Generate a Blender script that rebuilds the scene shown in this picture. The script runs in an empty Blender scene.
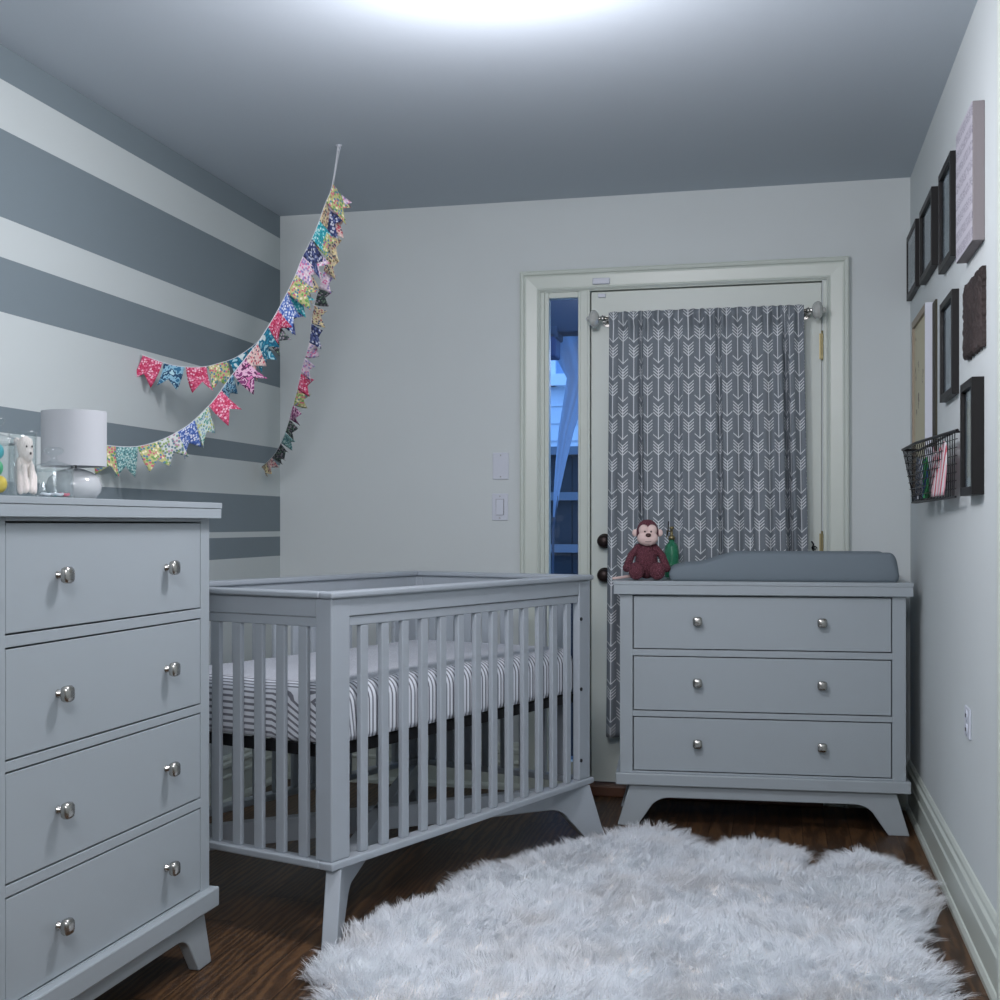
import bpy, bmesh, math, random
import numpy as np
from mathutils import Vector, Matrix, noise

random.seed(7)
C = bpy.context.scene.collection
sc = bpy.context.scene
PI = math.pi


def lin(c):
    return tuple(((v / 255) / 12.92 if v / 255 <= .04045 else ((v / 255 + .055) / 1.055) ** 2.4) for v in c)


# ------------------------------------------------------------------ camera
EYE = 1.126
cam_d = bpy.data.cameras.new('camera')
cam = bpy.data.objects.new('camera', cam_d)
C.objects.link(cam)
cam.location = (0, -5.579, EYE)
cam.rotation_euler = (PI / 2, 0, .255)
cam_d.sensor_width = 36
cam_d.lens = 1.339 * 36
cam_d.shift_x = .0705
cam_d.shift_y = .0238
cam_d.clip_start = .05
sc.camera = cam

# ------------------------------------------------------------------ sky, lamps, added fill, exposure
world = bpy.data.worlds.new('dusk')
sc.world = world
world.use_nodes = True
bg = world.node_tree.nodes['Background']
bg.inputs['Color'].default_value = (.19, .44, 1.0, 1)
bg.inputs['Strength'].default_value = 1.5


def area(name, loc, rot, size, power, col, shape='DISK'):
    l = bpy.data.lights.new(name, 'AREA')
    l.shape = shape
    l.size = size
    l.energy = power
    l.color = col
    o = bpy.data.objects.new(name, l)
    o.location = loc
    o.rotation_euler = rot
    C.objects.link(o)
    return o


area('ceiling_light', (-.65, -2.46, 2.42), (0, 0, 0), .34, 5, (.97, .94, 1.0))
glow = bpy.data.objects.new('ceiling_lamp_glow', bpy.data.lights.new('ceiling_lamp_glow', 'POINT'))
glow.data.energy = 28
glow.data.color = (.97, .94, 1.0)
glow.data.shadow_soft_size = .13
glow.location = (-.65, -2.46, 2.15)
C.objects.link(glow)
area('fill_light', (-.3, -5.3, 2.44), (math.radians(64), 0, math.radians(8)), 1.1, 55, (.95, .94, 1.0))  # added soft fill from behind the camera, not a lamp of the house

sc.view_settings.view_transform = 'Standard'
sc.view_settings.look = 'None'
sc.view_settings.gamma = 1
sc.view_settings.use_curve_mapping = False
sc.view_settings.exposure = 0.48


# ------------------------------------------------------------------ materials
class NT:
    """small helper for node expressions"""
    def __init__(self, nt):
        self.nt = nt

    def n(self, t, **kw):
        nd = self.nt.nodes.new(t)
        for k, v in kw.items():
            setattr(nd, k, v)
        return nd

    def put(self, sock, v):
        if isinstance(v, bpy.types.NodeSocket):
            self.nt.links.new(v, sock)
        else:
            sock.default_value = v

    def m(self, op, a, b=None, c=None):
        nd = self.n('ShaderNodeMath', operation=op)
        self.put(nd.inputs[0], a)
        if b is not None:
            self.put(nd.inputs[1], b)
        if c is not None:
            self.put(nd.inputs[2], c)
        return nd.outputs[0]

    def mix(self, f, a, b, mode='MIX'):
        nd = self.n('ShaderNodeMix', data_type='RGBA', blend_type=mode)
        self.put(nd.inputs[0], f)
        self.put(nd.inputs[6], a)
        self.put(nd.inputs[7], b)
        return nd.outputs[2]

    def between(self, x, a, b):
        return self.m('MULTIPLY', self.m('GREATER_THAN', x, a), self.m('LESS_THAN', x, b))

    def noise(self, scale, detail=2, vec=None, rough=.5):
        nd = self.n('ShaderNodeTexNoise')
        nd.inputs['Scale'].default_value = scale
        nd.inputs['Detail'].default_value = detail
        nd.inputs['Roughness'].default_value = rough
        if vec is not None:
            self.nt.links.new(vec, nd.inputs['Vector'])
        return nd.outputs['Fac']

    def ramp(self, f, stops, const=False):
        nd = self.n('ShaderNodeValToRGB')
        if const:
            nd.color_ramp.interpolation = 'CONSTANT'
        e = nd.color_ramp.elements
        while len(e) < len(stops):
            e.new(.5)
        for el, (p, c) in zip(e, stops):
            el.position = p
            el.color = (*lin(c), 1)
        self.nt.links.new(f, nd.inputs[0])
        return nd.outputs[0]


def mat(name, col, rough=.5, metal=0, bump=0, bscale=60, vary=0, **kw):
    m = bpy.data.materials.new(name)
    m.use_nodes = True
    nt = m.node_tree
    b = nt.nodes['Principled BSDF']
    b.inputs['Base Color'].default_value = (*lin(col), 1)
    b.inputs['Roughness'].default_value = rough
    b.inputs['Metallic'].default_value = metal
    for k, v in kw.items():
        b.inputs[k.replace('_', ' ')].default_value = v
    h = NT(nt)
    tc = h.n('ShaderNodeTexCoord')
    if vary:
        f = h.noise(3.5, 3, tc.outputs['Object'])
        lo = tuple(max(0, c - vary) for c in col)
        hi = tuple(min(255, c + vary) for c in col)
        nt.links.new(h.ramp(f, [(.3, lo), (.7, hi)]), b.inputs['Base Color'])
    if bump:
        f = h.noise(bscale, 3, tc.outputs['Object'])
        bp = h.n('ShaderNodeBump')
        bp.inputs['Strength'].default_value = bump
        bp.inputs['Distance'].default_value = .004
        nt.links.new(f, bp.inputs['Height'])
        nt.links.new(bp.outputs[0], b.inputs['Normal'])
    return m


M = {}
M['wall'] = mat('wall_paint', (206, 213, 213), .75, bump=.06, bscale=90, vary=1)
M['ceiling'] = mat('ceiling_paint', (188, 198, 206), .85, bump=.05, bscale=90)
M['trim'] = mat('cream_trim', (203, 211, 202), .35)
M['door'] = mat('door_paint', (204, 212, 204), .4)
M['paint'] = mat('furniture_paint', (161, 170, 175), .38)
M['crib'] = mat('crib_paint', (160, 168, 175), .4)
M['dark'] = mat('dark_gap', (28, 30, 30), .9)
M['nickel'] = mat('brushed_nickel', (190, 188, 182), .25, 1)
M['black'] = mat('black_metal', (22, 22, 24), .45, .3)
M['frame'] = mat('black_frame', (19, 18, 18), .45, bump=.1, Specular_IOR_Level=.25)
M['bronze'] = mat('dark_bronze', (48, 38, 36), .4, .6)
M['brass'] = mat('brass', (150, 140, 104), .4, .8)
M['plastic'] = mat('white_plastic', (205, 210, 220), .4)
M['pad'] = mat('pad_cotton', (114, 126, 134), .85, bump=.08, bscale=300)
M['mauve'] = mat('canvas_edge', (132, 126, 128), .8)
M['cord'] = mat('white_string', (215, 218, 222), .9)
M['shade'] = mat('lamp_shade_cloth', (180, 183, 187), .8, bump=.05, bscale=400)
M['ceramic'] = mat('glazed_ceramic', (178, 182, 184), .12)
M['plush'] = mat('cream_plush', (226, 216, 210), .95, bump=.5, bscale=200, vary=8)
M['mirror_mat'] = mat('picture_mat', (228, 232, 234), .6)
M['black_eye'] = mat('black_bead', (12, 10, 10), .2)
M['nose'] = mat('brown_nose', (62, 34, 32), .6)
M['face'] = mat('monkey_face_fabric', (222, 196, 190), .9, bump=.2, bscale=300)
M['fencewood'] = mat('fence_wood', (42, 48, 54), .8, vary=6)
M['bluecloth'] = mat('blue_cloth', (170, 185, 205), .8)
M['siding'] = mat('house_siding', (225, 228, 232), .7)
M['housewin'] = mat('white_window_paint', (245, 245, 245), .6)
M['porch'] = mat('porch_beam', (70, 78, 92), .8)


def glass(name, col=(255, 255, 255), refl=.12, rough=.02, dens=0.0):
    """thin glass: lets light through, mirrors a little at grazing angles"""
    m = bpy.data.materials.new(name)
    m.use_nodes = True
    nt = m.node_tree
    nt.nodes.clear()
    h = NT(nt)
    out = h.n('ShaderNodeOutputMaterial')
    tr = h.n('ShaderNodeBsdfTransparent')
    tr.inputs[0].default_value = (*lin(col), 1)
    gl = h.n('ShaderNodeBsdfGlossy')
    gl.inputs['Roughness'].default_value = rough
    fr = h.n('ShaderNodeLayerWeight')
    fr.inputs[0].default_value = .5
    f = h.m('ADD', h.m('MULTIPLY', h.m('POWER', fr.outputs['Facing'], 3.5), .42 + refl), .035 + dens)
    mx = h.n('ShaderNodeMixShader')
    nt.links.new(f, mx.inputs[0])
    nt.links.new(tr.outputs[0], mx.inputs[1])
    nt.links.new(gl.outputs[0], mx.inputs[2])
    nt.links.new(mx.outputs[0], out.inputs[0])
    return m


M['glass'] = glass('window_glass')
M['jar'] = glass('jar_glass', (250, 252, 252), .3)
M['pane'] = glass('picture_glass', (225, 232, 236), .2)
M['green'] = mat('green_pressed_glass', (70, 165, 125), .12, bump=.8, bscale=90, Transmission_Weight=.55, IOR=1.45)
M['crystal'] = mat('crystal_glass', (205, 208, 204), .12, Transmission_Weight=.25, IOR=1.5)


def stripes_mat():
    m = bpy.data.materials.new('striped_wall_paint')
    m.use_nodes = True
    nt = m.node_tree
    h = NT(nt)
    b = nt.nodes['Principled BSDF']
    b.inputs['Roughness'].default_value = .7
    g = h.n('ShaderNodeNewGeometry')
    sp = h.n('ShaderNodeSeparateXYZ')
    nt.links.new(g.outputs['Position'], sp.inputs[0])
    z = sp.outputs['Z']
    f = None
    for a, c in ((2.391, 2.6), (1.999, 2.250), (1.729, 1.885), (1.386, 1.460), (1.093, 1.247), (.985, 1.070)):
        k = h.between(z, a, c)
        f = k if f is None else h.m('ADD', f, k)
    col = h.mix(f, (*lin((199, 207, 206)), 1), (*lin((121, 134, 140)), 1))
    nt.links.new(col, b.inputs['Base Color'])
    return m


def wood_floor_mat():
    m = bpy.data.materials.new('dark_oak_floor')
    m.use_nodes = True
    nt = m.node_tree
    h = NT(nt)
    b = nt.nodes['Principled BSDF']
    b.inputs['Specular IOR Level'].default_value = .22
    g = h.n('ShaderNodeNewGeometry')
    sp = h.n('ShaderNodeSeparateXYZ')
    nt.links.new(g.outputs['Position'], sp.inputs[0])
    x, y = sp.outputs['X'], sp.outputs['Y']
    row = h.m('FLOOR', h.m('DIVIDE', x, .083))
    fx = h.m('FRACT', h.m('DIVIDE', x, .083))
    wn = h.n('ShaderNodeTexWhiteNoise', noise_dimensions='1D')
    nt.links.new(row, wn.inputs['W'])
    yo = h.m('ADD', y, h.m('MULTIPLY', wn.outputs['Value'], 2.3))
    brd = h.m('FLOOR', h.m('DIVIDE', yo, .9))
    fy = h.m('FRACT', h.m('DIVIDE', yo, .9))
    wn2 = h.n('ShaderNodeTexWhiteNoise', noise_dimensions='2D')
    cb = h.n('ShaderNodeCombineXYZ')
    nt.links.new(row, cb.inputs[0]); nt.links.new(brd, cb.inputs[1])
    nt.links.new(cb.outputs[0], wn2.inputs['Vector'])
    rnd = wn2.outputs['Value']
    gv = h.n('ShaderNodeCombineXYZ')
    nt.links.new(h.m('MULTIPLY', x, 16), gv.inputs[0])
    nt.links.new(h.m('MULTIPLY', y, 2.2), gv.inputs[1])
    nt.links.new(h.m('MULTIPLY', rnd, 40), gv.inputs[2])
    wv = h.n('ShaderNodeTexWave', wave_type='RINGS', rings_direction='SPHERICAL')
    wv.inputs['Scale'].default_value = 1.3
    wv.inputs['Distortion'].default_value = 7
    wv.inputs['Detail'].default_value = 3
    wv.inputs['Detail Scale'].default_value = 1.4
    nt.links.new(gv.outputs[0], wv.inputs['Vector'])
    fine = h.noise(9, 4, gv.outputs[0], .7)
    f = h.m('ADD', h.m('MULTIPLY', wv.outputs['Fac'], .38), h.m('MULTIPLY', fine, .62))
    col = h.ramp(f, [(.2, (50, 36, 24)), (.5, (76, 54, 36)), (.8, (102, 75, 49))])
    br = h.m('ADD', .72, h.m('MULTIPLY', rnd, .5))
    col = h.mix(1.0, col, h_rgb(h, br), 'MULTIPLY')
    gap = h.m('MAXIMUM', h.m('LESS_THAN', fx, .03), h.m('LESS_THAN', fy, .004))
    col = h.mix(gap, col, (.006, .004, .003, 1))
    nt.links.new(col, b.inputs['Base Color'])
    nt.links.new(h.m('ADD', .30, h.m('MULTIPLY', fine, .25)), b.inputs['Roughness'])
    bp = h.n('ShaderNodeBump')
    bp.inputs['Strength'].default_value = .25
    bp.inputs['Distance'].default_value = .002
    nt.links.new(h.m('SUBTRACT', f, gap), bp.inputs['Height'])
    nt.links.new(bp.outputs[0], b.inputs['Normal'])
    return m


def h_rgb(h, v):
    cb = h.n('ShaderNodeCombineColor')
    for i in range(3):
        h.nt.links.new(v, cb.inputs[i])
    return cb.outputs[0]


def arrow_mat():
    m = bpy.data.materials.new('arrow_print_fabric')
    m.use_nodes = True
    nt = m.node_tree
    h = NT(nt)
    b = nt.nodes['Principled BSDF']
    b.inputs['Roughness'].default_value = .9
    uv = h.n('ShaderNodeUVMap')
    sp = h.n('ShaderNodeSeparateXYZ')
    nt.links.new(uv.outputs[0], sp.inputs[0])
    pit, per = .0445, .155
    U = h.m('DIVIDE', sp.outputs[0], pit)
    u = h.m('MULTIPLY', h.m('ABSOLUTE', h.m('SUBTRACT', h.m('FRACT', U), .5)), pit)
    off = h.m('MULTIPLY', h.m('MODULO', h.m('FLOOR', U), 2), .56)
    v = h.m('MULTIPLY', h.m('FRACT', h.m('ADD', h.m('DIVIDE', sp.outputs[1], per), off)), per)
    t = h.m('SUBTRACT', v, h.m('MULTIPLY', u, .92))
    wide = h.m('LESS_THAN', u, .0205)
    head = h.m('MULTIPLY', h.between(t, 0, .0044), wide)
    fe = h.m('MULTIPLY', h.between(t, .090, .1322),
             h.m('LESS_THAN', h.m('MODULO', h.m('SUBTRACT', t, .090), .0125), .0046))
    fe = h.m('MULTIPLY', fe, wide)
    shaft = h.m('MULTIPLY', h.m('LESS_THAN', u, .0019), h.m('LESS_THAN', v, .134))
    f = h.m('MAXIMUM', h.m('MAXIMUM', head, fe), shaft)
    f = h.m('MULTIPLY', f, .92)
    col = h.mix(f, (*lin((120, 128, 135)), 1), (*lin((228, 232, 235)), 1))
    nt.links.new(col, b.inputs['Base Color'])
    return m


def sheet_mat():
    m = bpy.data.materials.new('striped_sheet')
    m.use_nodes = True
    nt = m.node_tree
    h = NT(nt)
    b = nt.nodes['Principled BSDF']
    b.inputs['Roughness'].default_value = .9
    uv = h.n('ShaderNodeUVMap')
    sp = h.n('ShaderNodeSeparateXYZ')
    nt.links.new(uv.outputs[0], sp.inputs[0])
    f = h.m('LESS_THAN', h.m('FRACT', h.m('DIVIDE', sp.outputs[0], .0185)), .40)
    col = h.mix(f, (*lin((214, 219, 226)), 1), (*lin((118, 121, 130)), 1))
    nt.links.new(col, b.inputs['Base Color'])
    return m


def print_mat(name, base, dots, scale, kind='V'):
    """patterned cotton for the pennants"""
    m = bpy.data.materials.new(name)
    m.use_nodes = True
    nt = m.node_tree
    h = NT(nt)
    b = nt.nodes['Principled BSDF']
    b.inputs['Roughness'].default_value = .9
    uv = h.n('ShaderNodeUVMap')
    if kind == 'V':
        v = h.n('ShaderNodeTexVoronoi', voronoi_dimensions='2D')
        v.inputs['Scale'].default_value = scale
        nt.links.new(uv.outputs[0], v.inputs['Vector'])
        n = h.n('ShaderNodeSeparateColor')
        nt.links.new(v.outputs['Color'], n.inputs[0])
        st = [(i / len(dots), c) for i, c in enumerate(dots)]
        dc = h.ramp(n.outputs[0], st, True)
        f = h.m('LESS_THAN', v.outputs['Distance'], .42)
        col = h.mix(f, (*lin(base), 1), dc)
    else:
        f = h.noise(scale, 1, uv.outputs[0])
        allc = [base] + list(dots)
        st = [(.30 + .42 * i / len(allc), c) for i, c in enumerate(allc)]
        col = h.ramp(f, st, True)
    nt.links.new(col, b.inputs['Base Color'])
    return m


PR = {
    'pink': print_mat('pink_print', (196, 74, 108), [(235, 190, 205), (225, 120, 150), (190, 40, 80)], 130),
    'blue_eye': print_mat('peacock_print', (52, 110, 145), [(140, 185, 205), (38, 78, 110), (180, 215, 222)], 49, 'N'),
    'multi': print_mat('garden_print', (188, 188, 130), [(205, 105, 125), (110, 160, 90), (235, 225, 190), (90, 130, 160)], 108),
    'teal_leaf': print_mat('teal_leaf_print', (208, 222, 222), [(40, 130, 155), (25, 95, 125), (150, 195, 205)], 43, 'N'),
    'purple': print_mat('purple_print', (130, 60, 110), [(220, 175, 200), (90, 40, 80), (200, 110, 160)], 52, 'N'),
    'peach': print_mat('peach_print', (225, 190, 185), [(200, 90, 105), (120, 110, 120), (235, 215, 205)], 116),
    'blue': print_mat('blue_print', (74, 105, 180), [(190, 205, 235), (230, 235, 245), (110, 140, 205)], 123),
    'white_floral': print_mat('white_floral_print', (214, 220, 216), [(110, 140, 150), (150, 175, 120), (190, 150, 170)], 101),
    'green_floral': print_mat('green_floral_print', (205, 220, 212), [(90, 160, 140), (140, 170, 190), (200, 200, 120)], 123),
    'teal_small': print_mat('teal_dot_print', (110, 158, 158), [(160, 200, 196), (70, 115, 120), (190, 210, 205)], 174),
    'turq': print_mat('turquoise_print', (50, 165, 175), [(140, 210, 215), (40, 130, 150), (190, 225, 225)], 116),
    'navy': print_mat('navy_print', (56, 66, 110), [(190, 195, 210), (100, 110, 150), (40, 45, 70)], 108),
    'lilac': print_mat('lilac_print', (222, 200, 215), [(215, 120, 165), (150, 140, 190), (240, 225, 232)], 101),
    'sand': print_mat('sand_print', (210, 195, 165), [(170, 110, 110), (120, 110, 80), (230, 215, 160), (70, 80, 110)], 116),
    'dark': print_mat('dark_green_print', (62, 72, 72), [(110, 135, 115), (150, 140, 150), (40, 45, 50)], 116),
}


# ------------------------------------------------------------------ mesh helpers
class G:
    def __init__(self, k=1.0):
        self.bm = bmesh.new()
        self.k = k

    def box(self, x0, x1, y0, y1, z0, z1, rot=None, piv=None):
        vs = [self.bm.verts.new(p) for p in ((x0, y0, z0), (x1, y0, z0), (x1, y1, z0), (x0, y1, z0),
                                             (x0, y0, z1), (x1, y0, z1), (x1, y1, z1), (x0, y1, z1))]
        for f in ((0, 3, 2, 1), (4, 5, 6, 7), (0, 1, 5, 4), (1, 2, 6, 5), (2, 3, 7, 6), (3, 0, 4, 7)):
            self.bm.faces.new([vs[i] for i in f])
        if rot:
            bmesh.ops.rotate(self.bm, verts=vs, cent=piv, matrix=rot)
        return self

    def prism(self, poly, a, b, fn):
        """poly: 2-D outline; fn(u, v, t) -> 3-D point"""
        r0 = [self.bm.verts.new(fn(u, v, a)) for u, v in poly]
        r1 = [self.bm.verts.new(fn(u, v, b)) for u, v in poly]
        n = len(poly)
        self.bm.faces.new(r0)
        self.bm.faces.new(list(reversed(r1)))
        for i in range(n):
            j = (i + 1) % n
            self.bm.faces.new((r0[j], r0[i], r1[i], r1[j]))
        return self

    def lathe(self, prof, cen=(0, 0, 0), axis='Z', n=24, pw=1.0, ang=0):
        """profile of (radius, height); pw < 1 squares the section off"""
        rings = []
        for r, hgt in prof:
            ring = []
            for i in range(n):
                t = 2 * PI * i / n + ang
                c, s = math.cos(t), math.sin(t)
                if pw != 1:
                    c = math.copysign(abs(c) ** pw, c)
                    s = math.copysign(abs(s) ** pw, s)
                p = (r * c, r * s, hgt)
                if axis == 'X':
                    p = (hgt, r * c, r * s)
                elif axis == 'Y':
                    p = (r * c, hgt, r * s)
                ring.append(self.bm.verts.new((p[0] + cen[0], p[1] + cen[1], p[2] + cen[2])))
            rings.append(ring)
        for a, b in zip(rings, rings[1:]):
            for i in range(n):
                j = (i + 1) % n
                self.bm.faces.new((a[i], a[j], b[j], b[i]))
        self.bm.faces.new(list(reversed(rings[0])))
        self.bm.faces.new(rings[-1])
        return self

    def ball(self, c, r, n=16):
        rx, ry, rz = (r, r, r) if not hasattr(r, '__len__') else r
        g = bmesh.ops.create_uvsphere(self.bm, u_segments=n, v_segments=n // 2 + 2, radius=1)
        for v in g['verts']:
            v.co = Vector((v.co.x * rx + c[0], v.co.y * ry + c[1], v.co.z * rz + c[2]))
        return self

    def tube(self, pts, r, n=8):
        pts = [Vector(p) for p in pts]
        rr = r if hasattr(r, '__len__') else [r] * len(pts)
        rings = []
        for i, p in enumerate(pts):
            d = (pts[min(i + 1, len(pts) - 1)] - pts[max(i - 1, 0)]).normalized()
            up = Vector((0, 0, 1)) if abs(d.z) < .9 else Vector((1, 0, 0))
            a = d.cross(up).normalized()
            b = d.cross(a)
            rings.append([self.bm.verts.new(p + (a * math.cos(2 * PI * k / n) + b * math.sin(2 * PI * k / n)) * rr[i])
                          for k in range(n)])
        for a, b in zip(rings, rings[1:]):
            for i in range(n):
                j = (i + 1) % n
                self.bm.faces.new((a[i], a[j], b[j], b[i]))
        self.bm.faces.new(list(reversed(rings[0])))
        self.bm.faces.new(rings[-1])
        return self

    def build(self, name, m, parent=None, bevel=0, seg=2, smooth=False):
        bmesh.ops.recalc_face_normals(self.bm, faces=self.bm.faces)
        if self.k != 1:
            for v in self.bm.verts:
                v.co *= self.k
        me = bpy.data.meshes.new(name)
        self.bm.to_mesh(me)
        self.bm.free()
        o = bpy.data.objects.new(name, me)
        C.objects.link(o)
        me.materials.append(m)
        if parent:
            o.parent = parent
        if bevel:
            b = o.modifiers.new('bevel', 'BEVEL')
            b.width = bevel
            b.segments = seg
            b.limit_method = 'ANGLE'
            b.angle_limit = math.radians(40)
            b.harden_normals = False
        if smooth:
            me.polygons.foreach_set('use_smooth', [True] * len(me.polygons))
        return o


def thing(name, label, cat, loc=(0, 0, 0), rz=0, group=None):
    o = bpy.data.objects.new(name, None)
    C.objects.link(o)
    o.empty_display_size = .05
    o.location = loc
    o.rotation_euler = (0, 0, rz)
    return tag(o, label, cat, group)


def tag(o, label, cat, group=None):
    o['label'] = label
    o['category'] = cat
    if group:
        o['group'] = group
    return o


def struct(o, label=None):
    o['kind'] = 'structure'
    if label:
        o['label'] = label
    return o


def grid_obj(name, P, uvs, m, parent=None, smooth=True, solid=0):
    """P[i][j] points, uvs[i][j] pairs"""
    ni, nj = len(P), len(P[0])
    verts = [tuple(p) for row in P for p in row]
    faces = [(i * nj + j, (i + 1) * nj + j, (i + 1) * nj + j + 1, i * nj + j + 1) for i in range(ni - 1) for j in range(nj - 1)]
    me = bpy.data.meshes.new(name)
    me.from_pydata(verts, [], faces)
    ul = me.uv_layers.new(name='UVMap')
    flat = [q for row in uvs for q in row]
    for l in me.loops:
        ul.data[l.index].uv = flat[l.vertex_index]
    me.materials.append(m)
    o = bpy.data.objects.new(name, me)
    C.objects.link(o)
    if parent:
        o.parent = parent
    if smooth:
        me.polygons.foreach_set('use_smooth', [True] * len(me.polygons))
    if solid:
        s = o.modifiers.new('thickness', 'SOLIDIFY')
        s.thickness = solid
        s.offset = 0
    return o


# ------------------------------------------------------------------ the room
XL, XR, CEIL = -2.139, .502, 2.49
YF = -6.6            # the end of the room behind the camera
DX0, DX1, DZ0, DZ1 = -.973, .168, .05, 2.105     # opening for door and sidelight

struct(G().box(XL - .15, XR + .15, YF - .1, .15, -.12, 0).build('floor', wood_floor_mat()))
struct(G().box(XL - .15, XR + .15, YF - .1, .15, CEIL, CEIL + .1).build('ceiling', M['ceiling']))
struct(G().box(XL - .15, XL, YF - .1, .15, 0, CEIL).build('wall_left', stripes_mat()))
struct(G().box(XR, XR + .15, YF - .1, .15, 0, CEIL).build('wall_right', M['wall']))
struct(G().box(XL, XR, YF - .1, YF, 0, CEIL).build('wall_front', M['wall']))
wb = G()
wb.box(XL, DX0, 0, .15, 0, CEIL)
wb.box(DX1, XR, 0, .15, 0, CEIL)
wb.box(DX0, DX1, 0, .15, DZ1, CEIL)
wb.box(DX0, DX1, 0, .15, 0, .012)
struct(wb.build('wall_back', M['wall']))

# baseboards: shoe, tall board, stepped cap
BB = [(0, 0), (.019, 0), (.019, .014), (.013, .026), (.009, .028), (.009, .105), (.014, .110), (.014, .118), (.010, .124),
      (.010, .150), (.015, .155), (.015, .168), (.009, .176), (.009, .188), (.004, .198), (0, .2)]
struct(G().prism(BB, YF, -.001, lambda u, v, t: (XL + u, t, v)).build('baseboard_left', M['trim']))
struct(G().prism(BB, -2.355, -.001, lambda u, v, t: (XR - u, t, v)).build('baseboard_right', M['trim']))
bb = G().prism(BB, XL + .016, -1.056, lambda u, v, t: (t, -u, v))
bb.prism(BB, .273, XR - .016, lambda u, v, t: (t, -u, v))
struct(bb.build('baseboard_back', M['trim']))

# casing round the door and sidelight: flat board, raised back band, inner bead
CX0, CX1, CZ = -1.054, .271, 2.187
tr = G()
PROF = [(0, 0), (0, .030), (.006, .034), (.016, .030), (.019, .022), (.026, .019), (.070, .014), (.078, .017), (.085, .010), (.085, 0)]
tr.prism(PROF, 0, CZ, lambda u, v, t: (CX0 + u, -v, t if t == 0 else t - u))
tr.prism(PROF, 0, CZ, lambda u, v, t: (CX1 - u, -v, t if t == 0 else t - u))
tr.prism(PROF, 0, 1, lambda u, v, t: ((CX0 + u) if t == 0 else (CX1 - u), -v, CZ - u))
struct(tr.build('trim_1', M['trim']))
# jambs, mullion and head stop
j = G()
j.box(DX0, -.954, -.004, .11, .012, DZ1)
j.box(DX0, DX1, -.004, .11, 2.098, DZ1)
j.box(-.764, -.745, .047, .11, .046, 2.098)
j.box(.155, .172, .047, .11, .046, 2.098)
j.box(-.764, .172, .047, .11, 2.08, 2.098)
j.box(-.802, -.762, -.004, .11, .012, 2.098)
j.box(-.783, -.770, -.010, -.004, .012, 2.098)
j.box(-.758 + .93, CX1 - .06, -.0035, .02, .012, 2.098)
struct(j.build('trim_2', M['trim'], bevel=.002))
# wooden sill
struct(G().box(-.802, .172, -.055, .12, .0, .046).build('trim_3', mat('sill_wood', (92, 58, 40), .45, vary=12), bevel=.006))
# casing of the next opening along the right wall
cs = G()
cs.box(XR - .022, XR, -2.46, -2.36, 0, CEIL)
cs.box(XR - .030, XR, -2.385, -2.36, 0, CEIL)
struct(cs.build('trim_4', M['trim'], bevel=.004))

# sidelight window
w = G()
w.box(-.954, -.935, .0, .05, .012, 2.098)
w.box(-.812, -.802, .0, .05, .012, 2.098)
w.box(-.935, -.812, .0, .05, 2.074, 2.098)
w.box(-.935, -.812, .0, .05, .012, .13)
wf = struct(w.build('window_1', M['trim'], bevel=.003))
G().box(-.938, -.809, .022, .026, .125, 2.078).build('glass_pane', M['glass'], wf)

# the door: slab with a long glazed light behind the curtain
dr = G()
dx0, dx1, dz0, dz1 = -.756, .166, .052, 2.092
dr.box(dx0, -.60, .004, .045, dz0, dz1)
dr.box(.01, dx1, .004, .045, dz0, dz1)
dr.box(-.60, .01, .004, .045, 1.94, dz1)
dr.box(-.60, .01, .004, .045, dz0, .30)
door = struct(dr.build('door_1', M['door']))
lf = G()
for a in ((-.615, -.59, .285, 1.955), (0, .025, .285, 1.955), (-.615, .025, 1.93, 1.955), (-.615, .025, .285, .31)):
    lf.box(a[0], a[1], -.006, .004, a[2], a[3])
lf.build('light_moulding', M['door'], door, bevel=.003)
G().box(-.60, .01, .022, .027, .30, 1.94).build('glass_pane', M['glass'], door)
for z in (1.054, .913):
    kb = G().lathe([(.031, -.0), (.031, -.008), (.026, -.014), (.012, -.016), (.012, -.030), (.024, -.036), (.027, -.046), (.020, -.056), (.004, -.058)],
                   (-.700, .004, z), 'Y', 24)
    kb.build('door_knob' if z < 1 else 'deadbolt_turn', M['bronze'], door, smooth=True)
for z in (1.835, 1.035, .25):
    hg = G()
    for i in range(5):
        hg.lathe([(.0055, 0), (.0055, .018)], (.168, -.008, z - .05 + i * .0205), 'Z', 10)
    hg.lathe([(.004, -.006), (.004, .112)], (.168, -.008, z - .05), 'Z', 8)
    hg.box(.158, .167, -.004, .003, z - .05, z + .052)
    hg.build('hinge', M['brass'], door)
lt = G().tube([(.128, -.004, 1.055), (.136, -.012, 1.045), (.130, -.010, 1.030), (.136, -.012, 1.015), (.128, -.004, 1.005)], .003)
lt.tube([(.128, -.006, 1.03), (.142, -.016, 1.036), (.148, -.014, 1.03), (.142, -.016, 1.024), (.130, -.006, 1.03)], .0025)
lt.build('latch_hook', M['black'], door)

# contact sensor: body on the casing, magnet on the door
t = thing('door_sensor', 'small white contact sensor on the door head casing', 'sensor', (-.712, -.016, 2.12))
G().box(-.036, .036, -.016, 0, 0, .026).build('sensor_body', M['plastic'], t, bevel=.004)
G().box(-.016, .016, .008, .0195, -.052, -.036).build('magnet', M['plastic'], t, bevel=.002)

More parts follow.
